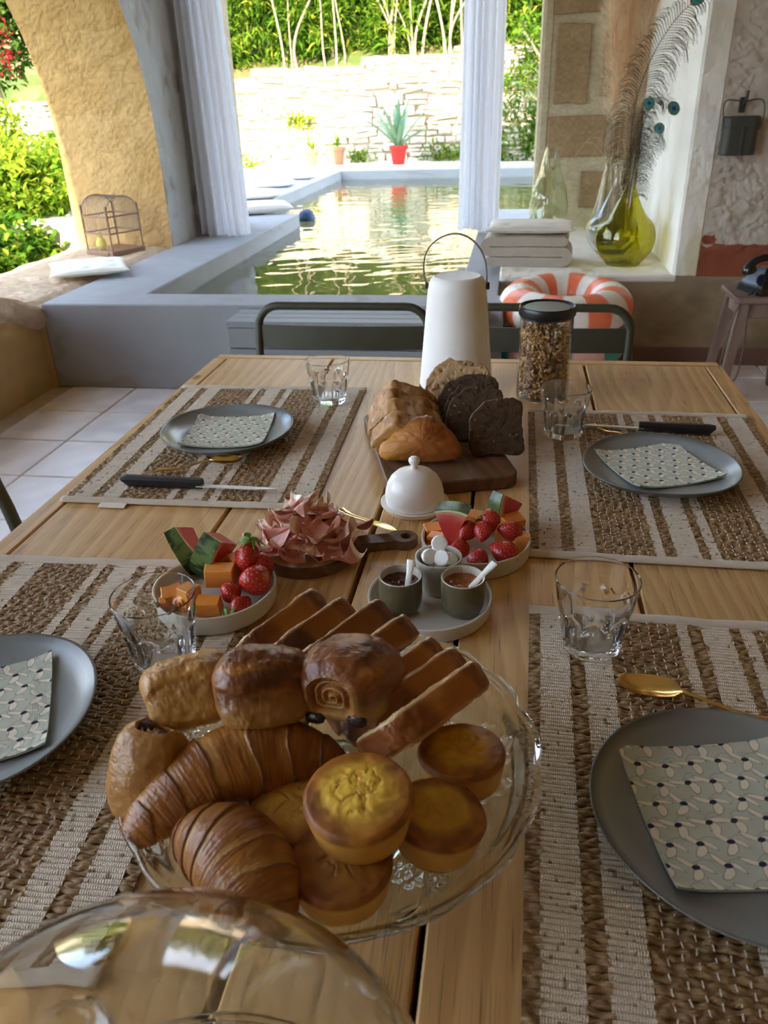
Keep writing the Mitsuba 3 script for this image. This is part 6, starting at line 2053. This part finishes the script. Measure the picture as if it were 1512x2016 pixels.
put('wall_hook', cat([boxab((MTX - .012, 4.104, MTZ + .17), (MTX + .012, 4.1195, MTZ + .232), .002), tube([(MTX + .0, 4.113, MTZ + .205), (MTX + .002, 4.080, MTZ + .206), (MTX + .004, 4.066, MTZ + .222), (MTX + .006, 4.062, MTZ + .256)], .0065, 8)]), 'm_satin', color=(.03, .028, .027), smooth=30)
lab('wall_hook', 'black iron hook on the right wall holding the mess tin', 'hook')

# ================================================================ bird cage
def cage():
    M = mv(-2.545, 4.975, .425) @ rotm([0, 0, 1], -24)
    W, D, H1, H2 = .235, .25, .135, .40
    wood = lambda v, n: mixc((.27, .15, .09), (.17, .09, .055), nfbm(v * 50, 2))
    wire = (.30, .23, .18)
    put('bird_cage__base', xf(cat([rbox(W + .02, D + .02, .032, .004, (0, 0, .016))]), M), 'm_satin', color=wood, smooth=False)
    put('bird_cage__frame', xf(cat([rbox(.010, .010, .27, .002, (sx * W / 2, sy * D / 2, .166)) for sx in (-1, 1) for sy in (-1, 1)] + [rbox(W, .008, .009, .002, (0, sy * D / 2, z)) for sy in (-1, 1) for z in (H1, .235)] + [rbox(.008, D, .009, .002, (sx * W / 2, 0, z)) for sx in (-1, 1) for z in (H1, .235)]), M), 'm_satin', color=wood, smooth=False)
    put('bird_cage__drawer', xf(rbox(W * .8, .008, .022, .002, (0, -D / 2 - .012, .017)), M), 'm_satin', color=(.22, .12, .07), smooth=False)
    a = np.linspace(0, PI, 15)
    def vault(x):
        return [(x, -D / 2, .235)] + [(x, -D / 2 * math.cos(t) , .235 + .115 * math.sin(t) ** .75) for t in a[1:-1]] + [(x, D / 2, .235)]
    k = 0
    for i in range(17):
        x = -W / 2 + W * i / 16
        put('bird_cage__bar' + (f'_{k:03d}' if k else ''), xf(tube([(x, -D / 2, .033), (x, -D / 2, .235)] if False else vault(x), .0016 if 0 < i < 16 else .004, 5), M), 'm_satin', color=wire, smooth=40); k += 1
        for sy in (-1, 1):
            put(f'bird_cage__bar_{k:03d}', xf(tube([(x, sy * D / 2, H1), (x, sy * D / 2, .235)], .0016, 5), M), 'm_satin', color=wire, smooth=40); k += 1
    for i in range(12):
        y = -D / 2 + D * (i + .5) / 12
        for sx in (-1, 1):
            t = math.acos(max(-1, min(1, -y / (D / 2))))
            put(f'bird_cage__bar_{k:03d}', xf(tube([(sx * W / 2, y, H1), (sx * W / 2, y, .235 + .115 * math.sin(t) ** .75)], .0016, 5), M), 'm_satin', color=wire, smooth=40); k += 1
    scene['bird_cage__pane'] = {**mikit.ply(xf(rbox(W - .012, .0016, H1 - .040, .0004, (0, -D / 2, .085)), M), 'm_glass')}
    scene['bird_cage__pane_001'] = {**mikit.ply(xf(rbox(.0016, D - .012, H1 - .040, .0004, (-W / 2, 0, .085)), M), 'm_glass')}
    lab('bird_cage', 'old wooden bird cage with wire vault and glass lower sides on the ledge', 'bird cage')
    b = displace(blob(1, 3), lambda v: .12 * (v[:, 2] < 0) * 0 + .1 * (nfbm(v * 2, 2, 3) - .5))
    v = b.vertices; v[:, :2] *= (1 - .35 * np.clip(v[:, 2:3], -1, 1)); b.vertices = v * np.array([.030, .030, .040])
    hd = blob(.019, 2); hd.apply_translation([.004, -.006, .046])
    bk_ = lathe([(0, 0), (.005, 0), (.0001, .012)], 10); bk_.apply_transform(mv(.006, -.023, .046) @ rotm([1, 0, 0], 90))
    put('toy_bird', xf(cat([b, hd, bk_]), M @ mv(-.045, -.07, .0735)), 'm_matte', color=(.62, .50, .14), smooth=40)
    lab('toy_bird', 'small pale yellow figure sitting inside the bird cage', 'figurine')


cage()

# ================================================================ pool side: float, red pot, clay pots
put('pool_float__dome', xf(lathe([(0, -.05), (.06, -.05), (.075, -.03), (.078, 0), (.060, .045), (.03, .065), (0, .07)], 32), mv(-1.86, 7.34, WZ + .025)), 'm_satin', color=(.03, .07, .16), smooth=40)
lab('pool_float', 'small dark blue dispenser floating in the pool', 'pool float')


def flowerpot(key, x, y, r, h, c, label, z):
    prof = [(0, 0), (r * .66, 0), (r * .68, .005), (r * .88, h * .76), (r * .98, h * .77), (r * 1.02, h * .80), (r * 1.04, h * .97), (r * 1.0, h), (r * .9, h * .98), (r * .86, h * .88), (0, h * .87)]
    put(key + '__pot', xf(lathe(prof, 40), mv(x, y, z)), 'm_satin', color=lambda v, n: mixc(c, np.array(c) * .8, nfbm(v * 12, 2)), smooth=35)
    lab(key, label, 'potted plant')


flowerpot('potted_agave', -1.72, 12.5, .130, .25, (.60, .035, .025), 'agave with blue green leaves in a bright red pot', CZ)
g = np.random.default_rng(31)
for i in range(15):
    b = i * 2.4 + g.normal() * .2; el = (1.35, 1.2, 1.05, .9, .7, .55)[min(5, i // 3)] + g.normal() * .08
    L = .52 + .16 * g.random()
    u = np.linspace(0, 1, 12)
    w = .040 * np.sin(np.clip(u * .88 + .14, 0, 1) * PI) ** .7
    rr = u * L * math.cos(el) + .08 * u ** 2 * L; zz = u * L * math.sin(el) - .10 * L * u ** 3 * (1.5 - el)
    V = np.stack([np.stack([rr, -w, zz + .02], 1), np.stack([rr, 0 * u, zz], 1), np.stack([rr, w, zz + .02], 1), np.stack([rr, 0 * u, zz - .016 * (1 - u)], 1)], 1).reshape(-1, 3)
    m = tm(V, grid_faces(12, 4, wrap_m=True)); trimesh.repair.fix_normals(m)
    put('potted_agave__leaf' + (f'_{i:03d}' if i else ''), xf(m, mv(-1.72, 12.5, CZ + .215) @ rotm([0, 0, 1], math.degrees(b))), 'm_satin', color=lambda v, n: mixc((.13, .27, .20), (.26, .38, .16), nfbm(v * 7, 2)), smooth=40)
for i, (x, r, h) in enumerate(((-3.02, .10, .22), (-2.66, .11, .24))):
    key = 'clay_pot' + (f'_{i:03d}' if i else '')
    flowerpot(key, x, 12.5 + .2 * i, r, h, (.52, .25, .13), ('clay pot standing left of the red pot at the wall foot', 'clay pot between the other clay pot and the red pot')[i], CZ)
    V, F = [], []
    for q in range(60):
        a = g.random() * 6.28; L = .12 + .12 * g.random(); e = .3 + 1.1 * g.random(); w = .010
        p0 = np.array([x, 12.5 + .2 * i, CZ + h * .9]); d_ = np.array([math.cos(a) * math.cos(e), math.sin(a) * math.cos(e), math.sin(e)]); sd = np.array([-math.sin(a), math.cos(a), 0]) * w
        b = len(V); V += [p0 + d_ * L * .3, p0 + d_ * L * .6 - sd, p0 + d_ * L * .6 + sd, p0 + d_ * L]; F += [(b, b + 1, b + 2), (b + 1, b + 3, b + 2)]
    put(key + '__foliage', tm(V, F), 'm_leaf', color=lambda v, n: mixc((.30, .36, .06), (.16, .28, .05), nnoise(v * 40)), smooth=False)
    labels[key + '__foliage'] = {'kind': 'stuff'}
# ================================================================ vegetation
def leaves(n, pos, length, width, seed, droop=.3, up=.4, fold=.0):
    """n leaves: a diamond of two triangles each, at the points pos (n x 3)."""
    g = np.random.default_rng(seed)
    a = g.random(n) * 2 * PI; e = np.clip(g.normal(up, .55, n), -1.2, 1.45)
    d = np.stack([np.cos(a) * np.cos(e), np.sin(a) * np.cos(e), np.sin(e)], 1)
    s = np.stack([-np.sin(a), np.cos(a), g.normal(0, .5, n)], 1); s /= np.linalg.norm(s, axis=1, keepdims=True)
    L = length * (.65 + .7 * g.random(n))[:, None]; W = width * (.7 + .6 * g.random(n))[:, None]
    mid = pos + d * L * .5 + [0, 0, .04] * L
    tip = pos + d * L - np.array([0, 0, 1]) * L * droop
    V = np.stack([pos, mid - s * W / 2, mid + s * W / 2, tip], 1).reshape(-1, 3)
    b = np.arange(n)[:, None] * 4
    F = np.concatenate([b + [0, 1, 2], b + [1, 3, 2]], 1).reshape(-1, 3)
    return V, F


def bush(key, c, rad, n, L, W, cols, seed, label, cat_, up=.35, droop=.3, trunks=0, base=None, group=None, lumps=9):
    g = np.random.default_rng(seed)
    cs = np.array([np.array(c) + g.uniform(-1, 1, 3) * np.array(rad) * .62 for _ in range(lumps)])
    rs = np.array(rad) * .52
    i = g.integers(0, lumps, n)
    d = g.normal(size=(n, 3)); d /= np.linalg.norm(d, axis=1, keepdims=True)
    pos = cs[i] + d * rs * (.55 + .45 * g.random((n, 1)) ** .5)
    V, F = leaves(n, pos, L, W, seed + 1, droop, up)
    t = np.repeat(nfbm(pos * 2.2, 3, seed), 4); r = np.repeat(g.random(n), 4)
    C = mixc(cols[0], cols[1], sst(.35, .65, t))
    C = mixc(C, cols[2], (r > .86) * .9)
    put(key + '__foliage', tm(V, F), 'm_leaf', color=lambda v, n_: C, smooth=False)
    labels[key + '__foliage'] = {'kind': 'stuff'}
    b = base if base is not None else c[2] - rad[2]
    for k in range(max(1, trunks)):
        top = cs[k % lumps]
        x0 = np.array([c[0] + g.normal() * .12 * max(1, trunks) * .5, c[1] + g.normal() * .1, b - .05])
        P_ = smooth_path([x0, x0 * .6 + top * .4 + g.normal(size=3) * .05, top], 16)
        put(key + '__stem' + (f'_{k:03d}' if k else ''), tube(P_, np.linspace(.035, .012, 16), 6), 'm_matte', color=lambda v, n_: mixc((.42, .36, .27), (.26, .21, .15), nfbm(v * 12, 2)), smooth=40)
    lab(key, label, cat_, group)


OLE = ((.065, .165, .016), (.150, .270, .026), (.36, .38, .05))
YEL = ((.13, .25, .02), (.25, .35, .03), (.42, .42, .05))
DRK = ((.030, .075, .014), (.075, .150, .025), (.16, .24, .04))
# oleanders and other shrubs on the bank above the wall
g = np.random.default_rng(77)
xs = [-4.9, -4.1, -3.3, -2.5, -1.7, -.9, -.1, .7, 1.6]
names = ['oleander shrub on the bank, at the left curtain', 'oleander shrub second from the left curtain above the wall', 'oleander shrub with yellowing leaves left of the pale trunks', 'oleander shrub among the pale trunks', 'oleander shrub above the shaded strip of the wall', 'tall leafy shrub above the agave', 'dense bright shrub near the right curtain', 'dense shrub seen right of the right curtain', 'shrub hidden behind the stone pier']
for i, x in enumerate(xs):
    wt = WALLTOP(x)
    cols = OLE
    bush('oleander' + (f'_{i:03d}' if i else ''), (x, 14.45 + .25 * (i % 2), wt + .80), (.74, .48, 1.15), 3600, .25, .042, cols, 200 + i, names[i], 'shrub', up=.55, droop=.25, trunks=4, base=wt - .1, group=None)
for i, x in enumerate((-5.5, -3.9, -2.2, -.5, 1.2)):
    wt = WALLTOP(x)
    bush('bank_tree' + (f'_{i:03d}' if i else ''), (x, 16.6, wt + 2.6), (1.5, .9, 2.3), 4200, .26, .075, (DRK, OLE, OLE, YEL, DRK)[i], 300 + i, ('dark tree high on the bank at the left', 'green tree behind the oleanders', 'green tree behind the pale trunks', 'yellow green tree behind the dense shrub', 'dark tree behind the right curtain')[i], 'tree', trunks=2, base=wt + .5, lumps=14)
# bare pale stems in clumps
k = 0
CL = ('pale bare stem of the clump above the left end of the shaded wall strip', 'pale bare stem of the clump straight above the red pot', 'pale bare stem of the clump right of the red pot', 'pale bare stem of the clump near the right curtain', 'pale bare stem of the clump near the left curtain', 'pale bare stem of the sparse clump left of the shaded strip')
for ci, (cx0, m_, wd) in enumerate(((-2.05, 4, .22), (-1.62, 4, .18), (-1.1, 5, .20), (-.78, 3, .2), (-3.6, 3, .3), (-2.9, 3, .25))):
    for q in range(m_):
        x = cx0 + wd * (q / max(1, m_ - 1) - .5); wt = WALLTOP(x)
        lean = (q / max(1, m_ - 1) - .5) * .9 + g.normal() * .15; h = 1.5 + .6 * g.random()
        P_ = smooth_path([(x, 14.0, wt - .15), (x + lean * .2 + g.normal() * .05, 14.0, wt + h * .35), (x + lean * .55 + g.normal() * .08, 14.02, wt + h * .7), (x + lean, 14.1, wt + h)], 20)
        put('bare_stem' + (f'_{k:03d}' if k else ''), tube(P_, np.linspace(.020, .008, 20) * (.7 + .6 * g.random()), 6), 'm_matte', color=lambda v, n_: mixc((.34, .28, .20), (.22, .18, .13), nfbm(v * 14, 2)), smooth=40)
        lab('bare_stem' + (f'_{k:03d}' if k else ''), CL[ci], 'stem', 'pale stems of the clump ' + CL[ci].split('clump ')[1]); k += 1
# weeds at the wall foot and creeper on the right
for i, (x, y, z, r, n, cols, tx) in enumerate(((-.35, 12.85, .62, (.34, .20, .26), 420, OLE, 'leafy weeds at the wall foot beside the right curtain'), (-1.15, 13.0, .52, (.40, .14, .13), 260, OLE, 'low weeds at the wall foot right of the red pot'), (-2.35, 13.0, .50, (.25, .12, .10), 140, YEL, 'small weeds at the wall foot left of the red pot'), (-3.35, 13.22, 1.05, (.22, .10, .16), 160, YEL, 'tuft of yellow green leaves growing out of the wall'), (-4.0, 12.4, .52, (.40, .3, .16), 220, YEL, 'yellow green grasses on the deck at the left curtain'), (.10, 12.7, .95, (.45, .35, .60), 1500, OLE, 'tall leafy plants between the right curtain and the stone pier'), (.25, 12.85, 1.75, (.5, .4, .5), 1100, OLE, 'creeper over the wall right of the right curtain'))):
    bush('weeds' + (f'_{i:03d}' if i else ''), (x, y, z), r, n, .13, .035, cols, 400 + i, tx, 'weeds', lumps=6)
# left garden
LB = [((-4.45, 7.0, .55), (.75, .8, .55), 5200, YEL, 'bright yellow green shrub directly beyond the left ledge'), ((-5.6, 7.9, .70), (1.0, .8, .75), 5200, YEL, 'bright green shrub at the left picture edge'), ((-4.1, 5.9, .28), (.45, .6, .25), 2200, OLE, 'low bright plants at the foot of the ledge'), ((-5.2, 9.6, .60), (.7, .6, .45), 2400, YEL, 'green shrub in front of the left end of the garden wall')]
for i, (c, r, n, cols, tx) in enumerate(LB):
    bush('garden_shrub' + (f'_{i:03d}' if i else ''), c, r, n, .10, .050, cols, 500 + i, tx, 'shrub', trunks=3, base=.0, lumps=12)
bush('flowering_tree', (-6.4, 10.6, 2.75), (1.25, .9, 1.15), 7000, .15, .070, DRK, 610, 'dark leaved tree with red flower clusters at the top left', 'tree', trunks=3, base=.0, lumps=16)
V, F = [], []
g = np.random.default_rng(9)
for k in range(26):
    c = np.array([-6.4, 10.0, 2.55]) + g.uniform(-1, 1, 3) * np.array([1.1, .35, .85])
    v, f = leaves(26, c + g.normal(size=(26, 3)) * np.array([.05, .05, .09]), .075, .045, 700 + k)
    F.append(f + sum(len(q) for q in V)); V.append(v)
put('flowering_tree__red_flowers', tm(np.vstack(V), np.vstack(F)), 'm_leaf', color=lambda v, n_: mixc((.38, .035, .04), (.22, .02, .03), nnoise(v * 30)), smooth=False)
labels['flowering_tree__red_flowers'] = {'kind': 'stuff', 'label': 'hanging dark red flower clusters'}
